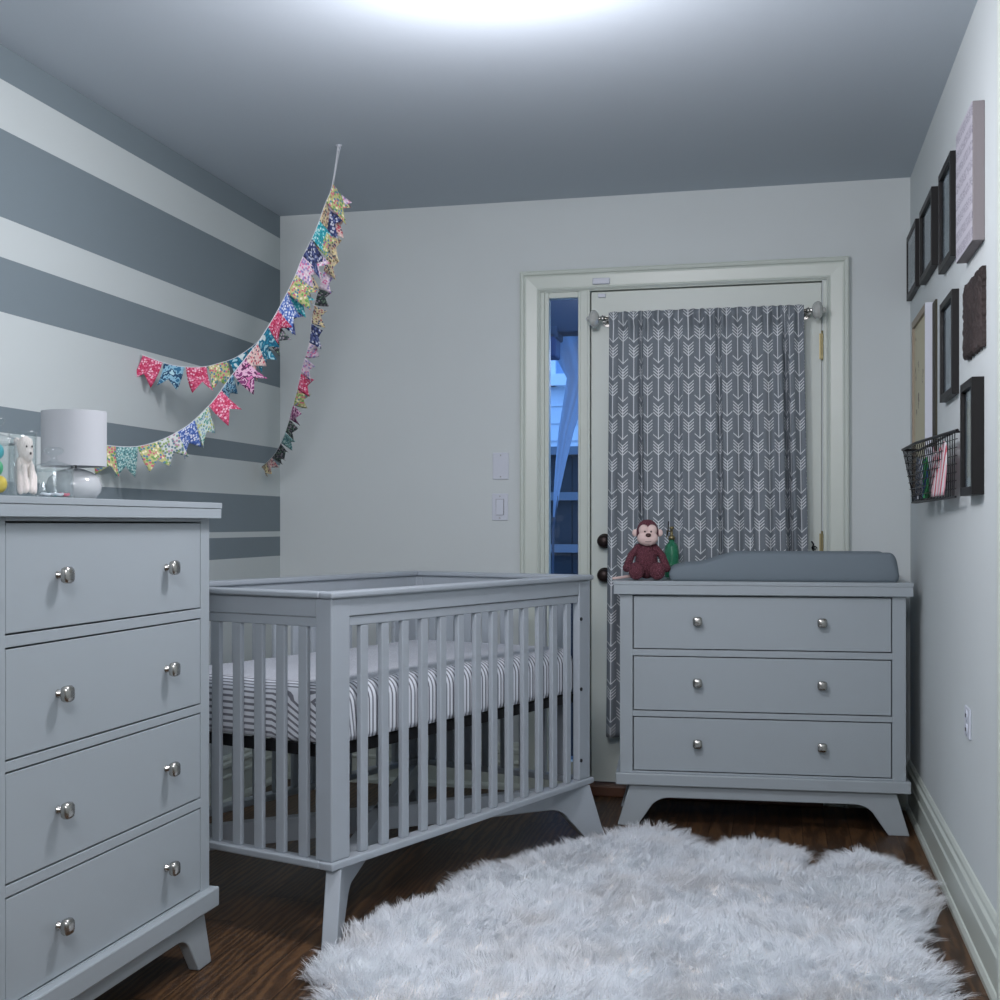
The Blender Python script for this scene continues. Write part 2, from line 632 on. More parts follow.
# wall plates
def plate(z, x, label, switch):
    t = thing('switch_plate' if switch else 'blank_wall_plate', label, 'wall plate', (x, 0, z))
    G().box(-.035, .035, -.006, 0, -.057, .057).build('plate', M['plastic'], t, bevel=.003)
    for s in (-1, 1):
        G().lathe([(.003, -.0075), (.003, -.005)], (0, 0, s * .046), 'Y', 8).build('screw', M['nickel'], t)
    if switch:
        G().box(-.0175, .0175, -.0066, -.004, -.034, .034).build('switch_gap', M['dark'], t)
        r = G().prism([(-.033, 0), (.033, 0), (.033, .002), (0, .0045), (-.033, .007)], -.0158, .0158,
                      lambda u, v, t_: (t_, -.006 - v, u))
        r.build('rocker', M['plastic'], t)


plate(1.371, -1.141, 'blank white wall plate, the upper of the two left of the door', False)
plate(1.197, -1.144, 'white rocker light switch plate below the blank plate', True)

t = thing('wall_outlet', 'white power outlet low on the right wall', 'outlet', (XR, -1.68, .585))
G().box(-.006, 0, -.048, .048, -.042, .042).build('plate', M['plastic'], t, bevel=.003)
for s in (-1, 1):
    G().lathe([(.016, -.0085), (.016, -.005)], (0, 0, s * .019), 'X', 16).build('socket', M['plastic'], t)
    sl = G().box(-.0095, -.008, -.008, -.005, s * .019 - .005, s * .019 + .005)
    sl.box(-.0095, -.008, .005, .008, s * .019 - .005, s * .019 + .005)
    sl.build('slots', M['dark'], t)

# ceiling lamp (above the photo's edge, it lights the room)
t = thing('ceiling_lamp', 'round flush ceiling lamp with a nickel rim', 'lamp', (-.65, -2.50, CEIL))
G().lathe([(.0, 0), (.19, 0), (.19, -.03), (.175, -.035), (.0, -.035)], (0, 0, 0), 'Z', 32).build('rim', M['nickel'], t, smooth=False)

# ------------------------------------------------------------------ outside the glass
t = thing('neighbour_house', 'pale blue neighbouring house seen through the sidelight', 'house', (0, 0, 0))
g = G()
for i in range(26):
    g.prism([(0, 0), (.02, 0), (.002, .15)], -5, 1.2, lambda u, v, s, i=i: (s, 6 - u, .2 + i * .15 + v))
g.box(-5, 1.2, 6, 6.3, -.3, 4.2)
g.build('siding', M['siding'], t)
wx0, wx1, wz0, wz1 = -1.868, -1.0, 2.42, 3.3
g = G()
g.box(wx0 - .1, wx0, 5.9, 5.98, wz0 - .1, wz1 + .1).box(wx1, wx1 + .1, 5.9, 5.98, wz0 - .1, wz1 + .1)
g.box(wx0, wx1, 5.9, 5.98, wz1, wz1 + .1).box(wx0 - .1, wx1 + .1, 5.86, 5.98, wz0 - .1, wz0)
g.build('window_frame', M['housewin'], t)
G().box(wx0, wx1, 5.95, 5.97, wz0, wz1).build('window_pane', mat('blue_window', (150, 175, 205), .3), t)
t = thing('board_fence', 'tall dark wooden board fence seen through the sidelight', 'fence', (0, 2.6, 0))
g = G()
for i in range(26):
    x = -3.2 + i * .152
    g.box(x, x + .147, 0, .02, -.3, 1.60)
g.box(-3.2, .75, .015, .025, -.3, 1.58)
g.build('boards', M['fencewood'], t)
for z in (.95, 1.27, 1.55):
    G().box(-3.2, .75, -.04, 0, z, z + .05).build('rail', mat('rail_wood', (118, 124, 132), .8), t)
t = thing('garden_parasol', 'folded blue cloth parasol standing outside the sidelight', 'parasol', (-1.134, 1.35, 0))
cl = G()
prof = [(.006, 1.16, 0), (.014, 1.30, .014), (.024, 1.45, .035), (.034, 1.61, .062), (.046, 1.76, .10), (.055, 1.88, .128), (.10, 2.0, .115), (.12, 2.12, .09), (.05, 2.28, .10), (.02, 2.34, .11)]
n = 20
rings = []
for r, z, sh in prof:
    rings.append([cl.bm.verts.new((math.cos(a) * r * (1 + .25 * math.cos(5 * a)) + sh, math.sin(a) * r * (1 + .25 * math.cos(5 * a)), z))
                  for a in [2 * PI * k / n for k in range(n)]])
for a, b in zip(rings, rings[1:]):
    for i in range(n):
        cl.bm.faces.new((a[i], a[(i + 1) % n], b[(i + 1) % n], b[i]))
cl.bm.faces.new(rings[0]); cl.bm.faces.new(rings[-1])
cl.build('cloth', M['bluecloth'], t, smooth=True)
G().tube([(-.02, 0, -.3), (-.004, 0, 1.1), (.06, 0, 1.61), (.115, 0, 2.4)], .006).build('pole', M['porch'], t)
t = thing('porch_beam', 'dark porch beam above the sidelight glass', 'beam', (0, .9, 2.0))
g = G().box(-2.4, .6, 0, .16, .06, .30)
for i in range(14):
    g.box(-2.3 + i * .2, -2.24 + i * .2, -.02, .16, .03, .09)
g.build('beam', M['porch'], t, bevel=.008)
G().box(-1.16, -1.05, -.02, .14, -.06, .06).build('bracket', mat('navy_bracket', (60, 72, 110), .6), t, bevel=.01)
struct(G().box(-6, 4, .16, 9, -.42, -.30).build('ground', mat('patio_stone', (90, 95, 100), .9, vary=10)))


# ------------------------------------------------------------------ dressers
K = 1.0465


def knob(parent, x, z, y):
    g = G(K)
    g.lathe([(.0085, 0), (.0085, -.002), (.006, -.004), (.006, -.014)], (x, y, z), 'Y', 16)
    g.lathe([(.009, -.013), (.0145, -.015), (.0165, -.020), (.0165, -.026), (.0135, -.030), (.006, -.0315)], (x, y, z), 'Y', 24, pw=.6, ang=0)
    return g.build('knob', M['nickel'], parent, smooth=True)


def foot_frame(x0, x1, zt, za, out, foot):
    """apron outline with a splayed leg at both ends: list of (x, z)"""
    L = [(x0 + .044, zt), (x0, 0), (x0 + foot, 0), (x0 + .120, .073)]
    cx, cz, r = x0 + .186, za - .062, .062
    arc = []
    for i in range(7):
        a = math.radians(146 - i * 56 / 6)
        arc.append((cx + math.cos(a) * r * 1.25, cz + math.sin(a) * r))
    L = [(x0 + .044, zt), (x0, 0), (x0 + foot, 0)] + arc
    Rr = [(x0 + x1 - x, z) for x, z in reversed(L)]
    return L + Rr


def dresser(name, label, loc, rz, W, D, slab, body_in, stile, rows, knobs, plinth, zt, by, kz=.006):
    t = thing(name, label, 'dresser', loc, rz)
    z0, z1 = slab
    g = G(K).box(0, W, 0, D + .01, z0, z1 - .0145)
    g.box(-.0015, W + .0015, -.0015, D + .01, z1 - .0138, z1)
    g.build('top', M['paint'], t, bevel=.0012)
    a, b = body_in, W - body_in
    pz0, pz1 = plinth
    g = G(K)
    g.box(a, a + stile, by, D, pz1, z0)
    g.box(b - stile, b, by, D, pz1, z0)
    g.box(a + stile, b - stile, D - .01, D, pz1, z0)
    edges = [pz1] + [v for r in rows for v in r] + [z0]
    for i in range(0, len(edges), 2):
        if edges[i + 1] - edges[i] > .001:
            g.box(a + stile, b - stile, by, D - .01, edges[i], edges[i + 1])
    g.build('body', M['paint'], t, bevel=.0012)
    G(K).box(.006, W - .006, .002, D, pz0, pz1).build('plinth', M['paint'], t, bevel=.004)
    gp = .0036
    for r in rows:
        g = G(K).box(a + stile + gp, b - stile - gp, by + .0005, by + .02, r[0] + gp, r[1] - gp)
        g.box(a + stile + .03, b - stile - .03, by + .02, D - .04, r[0] + .02, r[1] - .03)
        d = g.build('drawer', M['paint'], t, bevel=.0012)
        for kx in knobs:
            knob(d, kx, (r[0] + r[1]) / 2 + kz, by + .0005)
    # legs and aprons: front, back, and short side aprons between them
    out = foot_frame(.012, W - .008, pz0, zt, 0, .070)
    for nm, ya in (('front_leg_frame', .022), ('rear_leg_frame', D - .05)):
        G(K).prism(out, ya, ya + .028, lambda u, v, s: (u, s, v)).build(nm, M['paint'], t, bevel=.003)
    for xx in (.066, W - .094):
        G(K).box(xx, xx + .028, .05, D - .05, pz0 - .045, pz0).build('side_apron', M['paint'], t)
    return t


# low changing dresser against the door
cd_rz = .0754
cd = dresser('changing_dresser', 'low white dresser with three drawers and a changing pad, before the curtained door',
             (-.594, -.579, 0), cd_rz, 1.017, .385, (.826, .873), .021, .045,
             [(.197, .391), (.411, .607), (.630, .822)], (.292, .716), (.148, .190), .103, .018)
# tall dresser at the left
a12 = math.radians(1.2)
dv = (math.sin(a12), math.cos(a12))
nv = (dv[1], -dv[0])
CO = (-1.398, -2.388)
t0 = (CO[0] + dv[0] * -.948 * K + nv[0] * .010 * K, CO[1] + dv[1] * -.948 * K + nv[1] * .010 * K)
td = dresser('tall_dresser', 'tall white dresser with four deep drawers at the left, the lamp on top',
             (t0[0], t0[1], 0), PI / 2 - a12, .956, .44, (1.089, 1.127), .022, .047,
             [(.189, .392), (.413, .621), (.640, .849), (.871, 1.081)], (.247, .705), (.140, .187), .098, .022, 0)


# ------------------------------------------------------------------ crib
def make_crib():
    t = thing('crib', 'pale grey slatted baby crib with a striped mattress, standing on splayed legs', 'crib',
              (-1.143, -2.217, 0), 1.2229)
    L, Wd = 1.406, .738
    m = M['crib']
    g = G(K)
    g.box(-.006, L + .006, -.006, .040, .886, .903).box(-.006, L + .006, Wd - .040, Wd + .006, .886, .903)
    g.box(-.006, .040, .040, Wd - .040, .886, .903).box(L - .040, L + .006, .040, Wd - .040, .886, .903)
    g.build('top_cap', m, t, bevel=.006, seg=3)
    g = G(K)
    g.box(-.006, L + .006, -.006, .040, .197, .217).box(-.006, L + .006, Wd - .040, Wd + .006, .197, .217)
    g.box(-.006, .040, .040, Wd - .040, .197, .217).box(L - .040, L + .006, .040, Wd - .040, .197, .217)
    g.build('bottom_rail', m, t, bevel=.005, seg=3)
    # corner posts, L-shaped in plan
    for sx in (0, 1):
        for sy in (0, 1):
            def X(v): return v if sx == 0 else L - v
            def Y(v): return v if sy == 0 else Wd - v
            poly = [(X(.004), Y(.004)), (X(.080), Y(.004)), (X(.080), Y(.030)), (X(.030), Y(.030)), (X(.030), Y(.058)), (X(.004), Y(.058))]
            G(K).prism(poly, .217, .886, lambda u, v, s: (u, v, s)).build('corner_post', m, t, bevel=.004)
    for sy in (0, 1):
        y0, y1 = (.006, .030) if sy == 0 else (Wd - .030, Wd - .006)
        G(K).box(.080, L - .080, y0, y1, .838, .886).build('side_rail', m, t, bevel=.002)
        G(K).box(.080, L - .080, y0 + .004, y1 - .002, .812, .836).build('slat_rail', m, t, bevel=.002)
        for i in range(14):
            x = .135 + i * .0928
            if x + .042 < L - .075:
                G(K).box(x, x + .032, y0 + .005, y1 - .004, .217, .812).build('slat', m, t, bevel=.003)
    for sx in (0, 1):
        x0, x1 = (.006, .030) if sx == 0 else (L - .030, L - .006)
        G(K).box(x0, x1, .058, Wd - .058, .838, .886).build('end_rail', m, t, bevel=.002)
        G(K).box(x0 + .004, x1 - .002, .058, Wd - .058, .812, .836).build('slat_rail', m, t, bevel=.002)
        for i in range(8):
            y = .091 + i * .0765
            G(K).box(x0 + .005, x1 - .004, y, y + .030, .217, .812).build('slat', m, t, bevel=.003)
    # bolts on the far post
    for z in (.757, .522, .283):
        G(K).lathe([(.006, 0), (.006, -.004)], (L - .072, .004, z), 'Y', 10).build('bolt', M['black'], t)
    # crossed leg boards
    A, B = Vector((0, 0)), Vector((L, Wd))
    D = (B - A).length
    for (p, q, nm) in ((Vector((.0, .0)), Vector((L, Wd)), 0), (Vector((0, Wd)), Vector((L, 0)), 1)):
        d = (q - p).normalized()
        nn = Vector((-d.y, d.x))
        zt = .196
        out = [(.022, zt), (-.045, 0), (.020, 0)]
        for i in range(7):
            a = math.radians(150 - i * 60 / 6)
            out.append((.180 + math.cos(a) * .085, .050 + math.sin(a) * .075))
        out = out + [(D - x, z) for x, z in reversed(out)]
        th = .020
        g = G(K)
        g.prism(out, -th, th, lambda u, v, s: (p.x + d.x * u + nn.x * s, p.y + d.y * u + nn.y * s, v))
        g.build('leg_frame', m, t, bevel=.003)
    # black spring frame
    g = G(K)
    for y in (.040, Wd - .060):
        g.box(.035, L - .035, y, y + .020, .474, .503)
    for x in (.035, L - .055):
        g.box(x, x + .020, .040, Wd - .040, .474, .503)
    for i in range(9):
        g.box(.06, L - .06, .09 + i * .068, .094 + i * .068, .490, .494)
    g.build('spring_frame', M['black'], t)
    return t


crib = make_crib()


def make_mattress():
    L, Wd = 1.406 * K, .738 * K
    x0, x1, y0, y1 = .034, L - .034, .034, Wd - .034
    z0, z1 = .508 * K, .658 * K
    R = .055
    me = bpy.data.meshes.new('crib_mattress')
    nx, ny, nz = 60, 34, 10
    verts, faces, uvs = [], [], []
    # profile from bottom centre edge up and over: build as a displaced box shell
    def shell(u, v, w):
        # u, v, w in [0,1] on the box surface; rounds edges
        p = Vector((x0 + u * (x1 - x0), y0 + v * (y1 - y0), z0 + w * (z1 - z0)))
        rr = R
        c = Vector((min(max(p.x, x0 + rr), x1 - rr), min(max(p.y, y0 + rr), y1 - rr), min(max(p.z, z0 + .02), z1 - rr)))
        d = p - c
        if d.length > 1e-6:
            if d.length > 0:
                s = max(abs(d.x), abs(d.y), abs(d.z))
                lim = rr if p.z > z0 + .02 else rr
                d = d.normalized() * min(d.length, lim)
            p = c + d
        p.z += .004 * noise.noise(p * 6)
        return p
    def face_grid(fn, a, b, uvf):
        base = len(verts)
        for i in range(a + 1):
            for j_ in range(b + 1):
                q = fn(i / a, j_ / b)
                verts.append(shell(*q))
                uvs.append(uvf(q))
        for i in range(a):
            for j_ in range(b):
                k = base + i * (b + 1) + j_
                faces.append((k, k + b + 1, k + b + 2, k + 1))
    X = lambda q: x0 + q[0] * (x1 - x0)
    Z = lambda q: (1 - q[2]) * (z1 - z0)
    face_grid(lambda a, b: (a, b, 1), nx, ny, lambda q: (X(q), q[1]))
    face_grid(lambda a, b: (a, b, 0), nx, ny, lambda q: (X(q), q[1]))
    face_grid(lambda a, b: (a, 0, b), nx, nz, lambda q: (X(q) - .5 * Z(q) * max(0, 1 - X(q) / .22), q[2]))
    face_grid(lambda a, b: (a, 1, b), nx, nz, lambda q: (X(q), q[2]))
    face_grid(lambda a, b: (0, a, b), ny, nz, lambda q: (x0 - Z(q) + .55 * max(0, .20 - q[1] * (y1 - y0)) ** 1.0 * min(1, Z(q) / .05), q[2]))
    face_grid(lambda a, b: (1, a, b), ny, nz, lambda q: (x1 + Z(q), q[2]))
    me.from_pydata([tuple(v) for v in verts], [], faces)
    ul = me.uv_layers.new(name='UVMap')
    for l in me.loops:
        ul.data[l.index].uv = uvs[l.vertex_index]
    bm = bmesh.new(); bm.from_mesh(me)
    bmesh.ops.remove_doubles(bm, verts=bm.verts, dist=.0002)
    bmesh.ops.recalc_face_normals(bm, faces=bm.faces)
    bm.to_mesh(me); bm.free()
    me.polygons.foreach_set('use_smooth', [True] * len(me.polygons))
    me.materials.append(sheet_mat())
    o = bpy.data.objects.new('crib_mattress', me)
    C.objects.link(o)
    o.location = (-1.143, -2.217, 0)
    o.rotation_euler = (0, 0, 1.2229)
    tag(o, 'crib mattress in a grey and white striped fitted sheet', 'mattress')


make_mattress()


# ------------------------------------------------------------------ curtain and rod
def make_curtain():
    x0, x1 = -.670, .096
    zt, zb = 1.990, .255
    NX, NZ = 340, 60
    P, U = [], []
    def yoff(x, z):
        s = (zt - z) / (zt - zb)
        a = .010 + .014 * min(1, s * 2.2)
        ph = x * 47 + 1.2 * math.sin(x * 9)
        fold = math.sin(ph) + .45 * math.sin(ph * 2.1 + 1.3 + s) + .35 * math.sin(ph * .43 + 2)
        # sharp pleats
        pl = 0
        for c, dpt in ((-.548, .050), (-.236, .040), (.022, .055), (-.395, .02), (-.12, .02)):
            cx_ = c + .02 * s
            pl += dpt * math.exp(-((x - cx_) / .0095) ** 2) * (.4 + .6 * min(1, s * 3))
        gather = 0
        if z > 1.86:
            gather = .010 * math.sin(x * 160 + 2 * math.sin(x * 23)) * min(1, (z - 1.86) / .08)
        return -.088 - a * .62 * fold + pl + gather
    for i in range(NX + 1):
        row, ru = [], []
        for j in range(NZ + 1):
            z = zt + (zb - zt) * (j / NZ) ** 1.0
            s = (zt - z) / (zt - zb)
            x = x0 + (x1 - x0) * i / NX
            xx = x + (-.012 * (1 - i / NX) + .030 * (i / NX)) * s
            sc_ = .003 * math.sin(x * 160 + 2 * math.sin(x * 23)) if j == 0 else 0
            # the rod pocket wraps over the rod
            y = yoff(x, z)
            if z > 1.945:
                y = -.091 - .018 * math.sqrt(max(0, 1 - ((z - 1.966) / .03) ** 2)) + .009 * math.sin(x * 160 + 2 * math.sin(x * 23))
            row.append((xx, y, z + sc_))
            ru.append((0, zt - z))
        P.append(row)
        U.append(ru)
    # flattened length across the cloth, so the print keeps its size in the folds
    jm = NZ // 3
    acc = [0]
    for i in range(NX):
        acc.append(acc[-1] + .55 * math.dist(P[i][jm], P[i + 1][jm]) + .45 * (x1 - x0) / NX)
    for i in range(NX + 1):
        for j in range(NZ + 1):
            U[i][j] = (acc[i] + .0, 4.0 - (zt - P[i][j][2]))
    o = grid_obj('curtain', P, U, arrow_mat(), solid=.0015)
    tag(o, 'grey curtain with a white arrow print hanging over the door', 'curtain')


make_curtain()
t = thing('curtain_rod', 'nickel curtain rod with faceted glass ball finials above the door', 'curtain rod', (0, -.088, 1.968))
G().tube([(-.72, 0, 0), (.130, 0, 0)], .0075, 12).build('rod', M['nickel'], t, smooth=True)
for s, x in ((-1, -.688), (1, .103)):
    g = G().lathe([(.010, 0), (.010, .006), (.014, .010), (.010, .014), (.008, .022), (.012, .028), (.012, .032), (.007, .036)][::1],
                  (0, 0, 0), 'X', 16)
    for v in g.bm.verts:
        v.co.x = v.co.x * s + x
    g.build('collar', M['nickel'], t, smooth=True)
    g = G().lathe([(.008, .026), (.022, .030), (.032, .040), (.036, .052), (.034, .064), (.026, .074), (.013, .080), (.010, .083), (.009, .090), (.003, .094)], (0, 0, 0), 'X', 14)
    for v in g.bm.verts:
        v.co.x = v.co.x * s * .78 + x + s * .004
    g.build('finial', M['crystal'], t)
    g = G().tube([(x, 0, 0), (x, .05, 0), (x, .09, -.0)], .006)
    g.lathe([(.022, .084), (.022, .0905)], (x, 0, 0), 'Y', 16)
    g.build('bracket', M['nickel'], t)


# ------------------------------------------------------------------ on the changing dresser
def cdp(x, y, z=.9136):
    c, s = math.cos(cd_rz), math.sin(cd_rz)
    return (-.589 + c * x - s * y, -.579 + s * x + c * y, z)


def make_pad():
    # contoured pad: raised long sides and head end, low dished middle, low foot end at the left
    x0, x1, y0, y1 = .195, 1.022, .025, .338
    NX, NY = 90, 40
    o_p = []
    def side_h(s):
        if s < .10: return .045 + .02 * math.sin(s / .10 * PI / 2)
        if s < .34: return .065 + .043 * (1 - math.cos((s - .10) / .24 * PI)) / 2
        return .108
    bm = bmesh.new()
    top, bot = [], []
    for i in range(NX + 1):
        s = i / NX
        rt, rb = [], []
        for j in range(NY + 1):
            v = j / NY * 2 - 1
            # superellipse outline in plan, rounded ends
            e = 1 - abs(2 * s - 1) ** 9
            wy = max(.02, e) ** .35
            x = x0 + s * (x1 - x0)
            y = (y0 + y1) / 2 + v * (y1 - y0) / 2 * (.86 + .14 * wy) * (1 if 0 < i < NX else .97)
            H = side_h(s)
            dish = (1 - min(1, abs(v) / .72) ** 2.2)
            endr = max(0, (s - .90) / .10)
            z = H * (1 - .45 * dish * (1 - endr)) 
            edge = max(abs(v), abs(2 * s - 1) ** 1.0)
            ev = max(0, (abs(v) - .80) / .20)
            es = max(0, (abs(2 * s - 1) - (.94 if s < .5 else .90)) / (.06 if s < .5 else .10))
            rr = min(1, math.hypot(ev, es))
            z = .028 + (z - .028) * math.sqrt(max(0, 1 - rr ** 2.6))
            rt.append(bm.verts.new((x, y, z)))
            rb.append(bm.verts.new((x0 + (x - x0) * .985 + .006, (y0 + y1) / 2 + (y - (y0 + y1) / 2) * .965, 0)))
        top.append(rt); bot.append(rb)
    for i in range(NX):
        for j in range(NY):
            bm.faces.new((top[i][j], top[i + 1][j], top[i + 1][j + 1], top[i][j + 1]))
            bm.faces.new((bot[i][j], bot[i][j + 1], bot[i + 1][j + 1], bot[i + 1][j]))
    for i in range(NX):
        bm.faces.new((bot[i][0], bot[i + 1][0], top[i + 1][0], top[i][0]))
        bm.faces.new((top[i][NY], top[i + 1][NY], bot[i + 1][NY], bot[i][NY]))
    for j in range(NY):
        bm.faces.new((bot[0][j + 1], bot[0][j], top[0][j], top[0][j + 1]))
        bm.faces.new((bot[NX][j], bot[NX][j + 1], top[NX][j + 1], top[NX][j]))
    g = G(); g.bm.free(); g.bm = bm
    o = g.build('changing_pad', M['pad'], None, smooth=True)
    o.location = cdp(0, 0)
    o.rotation_euler = (0, 0, cd_rz)
    s = o.modifiers.new('smooth', 'SUBSURF'); s.levels = 1; s.render_levels = 1
    tag(o, 'grey contoured changing pad lying on the low dresser', 'changing pad')


make_pad()


def fur_mat(name, c0, c1):
    m = bpy.data.materials.new(name)
    m.use_nodes = True
    nt = m.node_tree
    h = NT(nt)
    b = nt.nodes['Principled BSDF']
    b.inputs['Roughness'].default_value = .95
    tc = h.n('ShaderNodeTexCoord')
    v = h.n('ShaderNodeTexVoronoi')
    v.inputs['Scale'].default_value = 210
    nt.links.new(tc.outputs['Object'], v.inputs['Vector'])
    nt.links.new(h.ramp(v.outputs['Distance'], [(.15, c1), (.6, c0)]), b.inputs['Base Color'])
    bp = h.n('ShaderNodeBump')
    bp.inputs['Strength'].default_value = .9
    bp.inputs['Distance'].default_value = .004
    bp.invert = True
    nt.links.new(v.outputs['Distance'], bp.inputs['Height'])
    nt.links.new(bp.outputs[0], b.inputs['Normal'])
    return m


def limb(g, pts, rad, n=9):
    """chain of overlapping balls along a bent path"""
    for (a, ra), (b, rb) in zip(zip(pts, rad), zip(pts[1:], rad[1:])):
        for k in range(n):
            f = k / (n - 1)
            g.ball([a[i] + (b[i] - a[i]) * f for i in range(3)], ra + (rb - ra) * f, 12)


def remesh(o, size, sm=4):
    r = o.modifiers.new('fuse', 'REMESH')
    r.mode = 'VOXEL'
    r.voxel_size = size
    r.use_smooth_shade = True
    s = o.modifiers.new('soften', 'SMOOTH')
    s.iterations = sm
    s.factor = .5


def make_monkey():
    t = thing('stuffed_monkey', 'maroon plush monkey with a pale face sitting on the low dresser', 'stuffed toy', cdp(.113, .110), cd_rz + .04)
    fur = fur_mat('maroon_fur', (84, 42, 52), (128, 74, 86))
    g = G()
    g.ball((0, 0, .066), (.043, .040, .062), 24)
    g.ball((0, .002, .100), (.034, .032, .042), 20)
    g.ball((.004, 0, .178), (.043, .040, .047), 24)
    g.ball((.004, .002, .205), (.034, .032, .024), 16)
    for s in (-1, 1):
        limb(g, [(s * .030, .0, .125), (s * .058, -.014, .092), (s * .073, -.026, .046)], [.014, .014, .017])
        limb(g, [(s * .026, -.01, .034), (s * .038, -.045, .030), (s * .040, -.066, .032)], [.026, .023, .027])
        g.ball((s * .039, -.074, .036), (.030, .018, .034), 14)
    o = g.build('body', fur, t, smooth=True)
    remesh(o, .0026, 2)
    g = G()
    g.ball((.004, -.026, .158), (.040, .026, .029), 20)
    g.ball((-.010, -.028, .188), (.020, .017, .022), 16)
    g.ball((.020, -.028, .188), (.020, .017, .022), 16)
    o = g.build('face', M['face'], t, smooth=True)
    remesh(o, .0025)
    for s in (-1, 1):
        G().ball((.004 + s * .046, -.002, .178), (.012, .007, .014), 14).build('ear', M['face'], t, smooth=True)
        G().ball((.005 + s * .0115, -.0445, .183), (.0032, .0025, .0035), 10).build('eye', M['black_eye'], t, smooth=True)
    G().ball((.006, -.0525, .170), (.0105, .006, .0075), 14).build('nose', M['nose'], t, smooth=True)
    G().tube([(.005 + .016 * math.sin(a), -.0505 + .004 * abs(a), .149 - .004 * math.cos(a)) for a in [x / 5 for x in range(-5, 6)]], .0009, 6).build('mouth', M['nose'], t)
    G().tube([(-.04, .01, .014), (-.075, -.01, .012), (-.10, -.03, .009), (-.125, -.06, .007)], [.007, .006, .005, .005]).build('tail', M['face'], t, smooth=True)


make_monkey()

t = thing('glass_spray_bottle', 'green pressed glass spray bottle beside the plush monkey', 'bottle', cdp(.207, .372))
G().lathe([(.024, 0), (.027, .006), (.028, .05), (.0285, .102), (.026, .122), (.018, .134), (.011, .140), (.011, .150)], (0, 0, 0), 'Z', 20).build('bottle_body', M['green'], t, smooth=True)
g = G().lathe([(.013, .150), (.013, .162), (.006, .165), (.0045, .190), (.009, .192), (.009, .200), (.003, .202)], (0, 0, 0), 'Z', 16)
g.tube([(0, 0, .182), (-.018, -.004, .184), (-.020, -.004, .16)], .003)
g.build('sprayer', M['brass'], t, smooth=True)
G().tube([(-.012, 0, .222), (-.013, 0, .195), (-.018, -.002, .165)], .0025).build('trigger', M['black'], t)


# ------------------------------------------------------------------ on the tall dresser
TZ = 1.127 * K + .0003


def tdp(x, y, z=TZ):
    # x along the front, y into the depth
    return (t0[0] + dv[0] * x - nv[0] * y, t0[1] + dv[1] * x - nv[1] * y, z)


LX, LY = -1.64, -2.678
t = thing('table_lamp', 'small white lamp with a drum shade on the tall dresser', 'lamp', (LX, LY, TZ))
G().lathe([(.032, 0), (.050, .006), (.063, .022), (.066, .038), (.060, .056), (.044, .070), (.022, .078), (.012, .080)], (0, 0, 0), 'Z', 32).build('lamp_base', M['ceramic'], t, smooth=True)
G().tube([(0, 0, .078), (0, 0, .115)], .007).build('socket', M['black'], t)
sh = G()
n = 128
for (ri, ro, z0, z1) in ((.0755, .0770, .084, .216),):
    pr = [(ri, z0), (ro, z0), (ro, z1), (ri, z1)]
    rings = [[sh.bm.verts.new((r * math.cos(2 * PI * k / n), r * math.sin(2 * PI * k / n), z)) for k in range(n)] for r, z in pr]
    for q in range(4):
        a, b = rings[q], rings[(q + 1) % 4]
        for k in range(n):
            sh.bm.faces.new((a[k], a[(k + 1) % n], b[(k + 1) % n], b[k]))
shade = sh.build('lamp_shade', M['shade'], t, smooth=False)
sp = G()
for a in (0, 2 * PI / 3, 4 * PI / 3):
    sp.tube([(0, 0, .112), (.0755 * math.cos(a), .0755 * math.sin(a), .112)], .002, 6)
sp.build('shade_spider', M['black'], t)


def jar_body(r, h, thick=.0025):
    return [(0.001, 0), (r * .94, 0), (r, .005), (r, h - .004), (r * 1.03, h), (r * 1.03 - thick, h), (r - thick, h - .005), (r - thick, .008), (.001, .007)]


def hollow(prof, mt, name, parent, n=28):
    g = G()
    rings = [[g.bm.verts.new((r * math.cos(2 * PI * k / n), r * math.sin(2 * PI * k / n), z)) for k in range(n)] for r, z in prof]
    for a, b in zip(rings, rings[1:]):
        for k in range(n):
            g.bm.faces.new((a[k], a[(k + 1) % n], b[(k + 1) % n], b[k]))
    return g.build(name, mt, parent, smooth=True)


def make_jar(name, label, loc, r, h, kh):
    t = thing(name, label, 'jar', loc, 0, None)
    hollow(jar_body(r, h), M['jar'], 'jar_body', t)
    if not kh:
        return t
    g = G().lathe([(r * .9, h - .006), (r * .92, h + .001), (r * 1.06, h + .002), (r * 1.05, h + .007), (r * .6, h + .013), (.010, h + .018), (.007, h + .022), (.007, h + .022 + kh * .3),
                   (.019, h + .022 + kh * .5), (.022, h + .022 + kh * .8), (.014, h + .022 + kh), (.003, h + .022 + kh)], (0, 0, 0), 'Z', 24)
    g.build('lid', M['jar'], t, smooth=True)
    return t


J1 = (-1.60, -2.970, TZ)
J2 = (-1.54, -3.173, TZ)
J3 = (-1.56, -2.907, TZ)
make_jar('glass_jar', 'tall open glass jar holding a cream plush animal', J1, .031, .148, .0)
make_jar('glass_jar', 'clear glass jar of green and yellow treats, cut by the left edge of the photo', J2, .044, .112, .030)
make_jar('glass_jar', 'short clear glass jar with a lid, in front of the lamp', J3, .043, .068, .026)

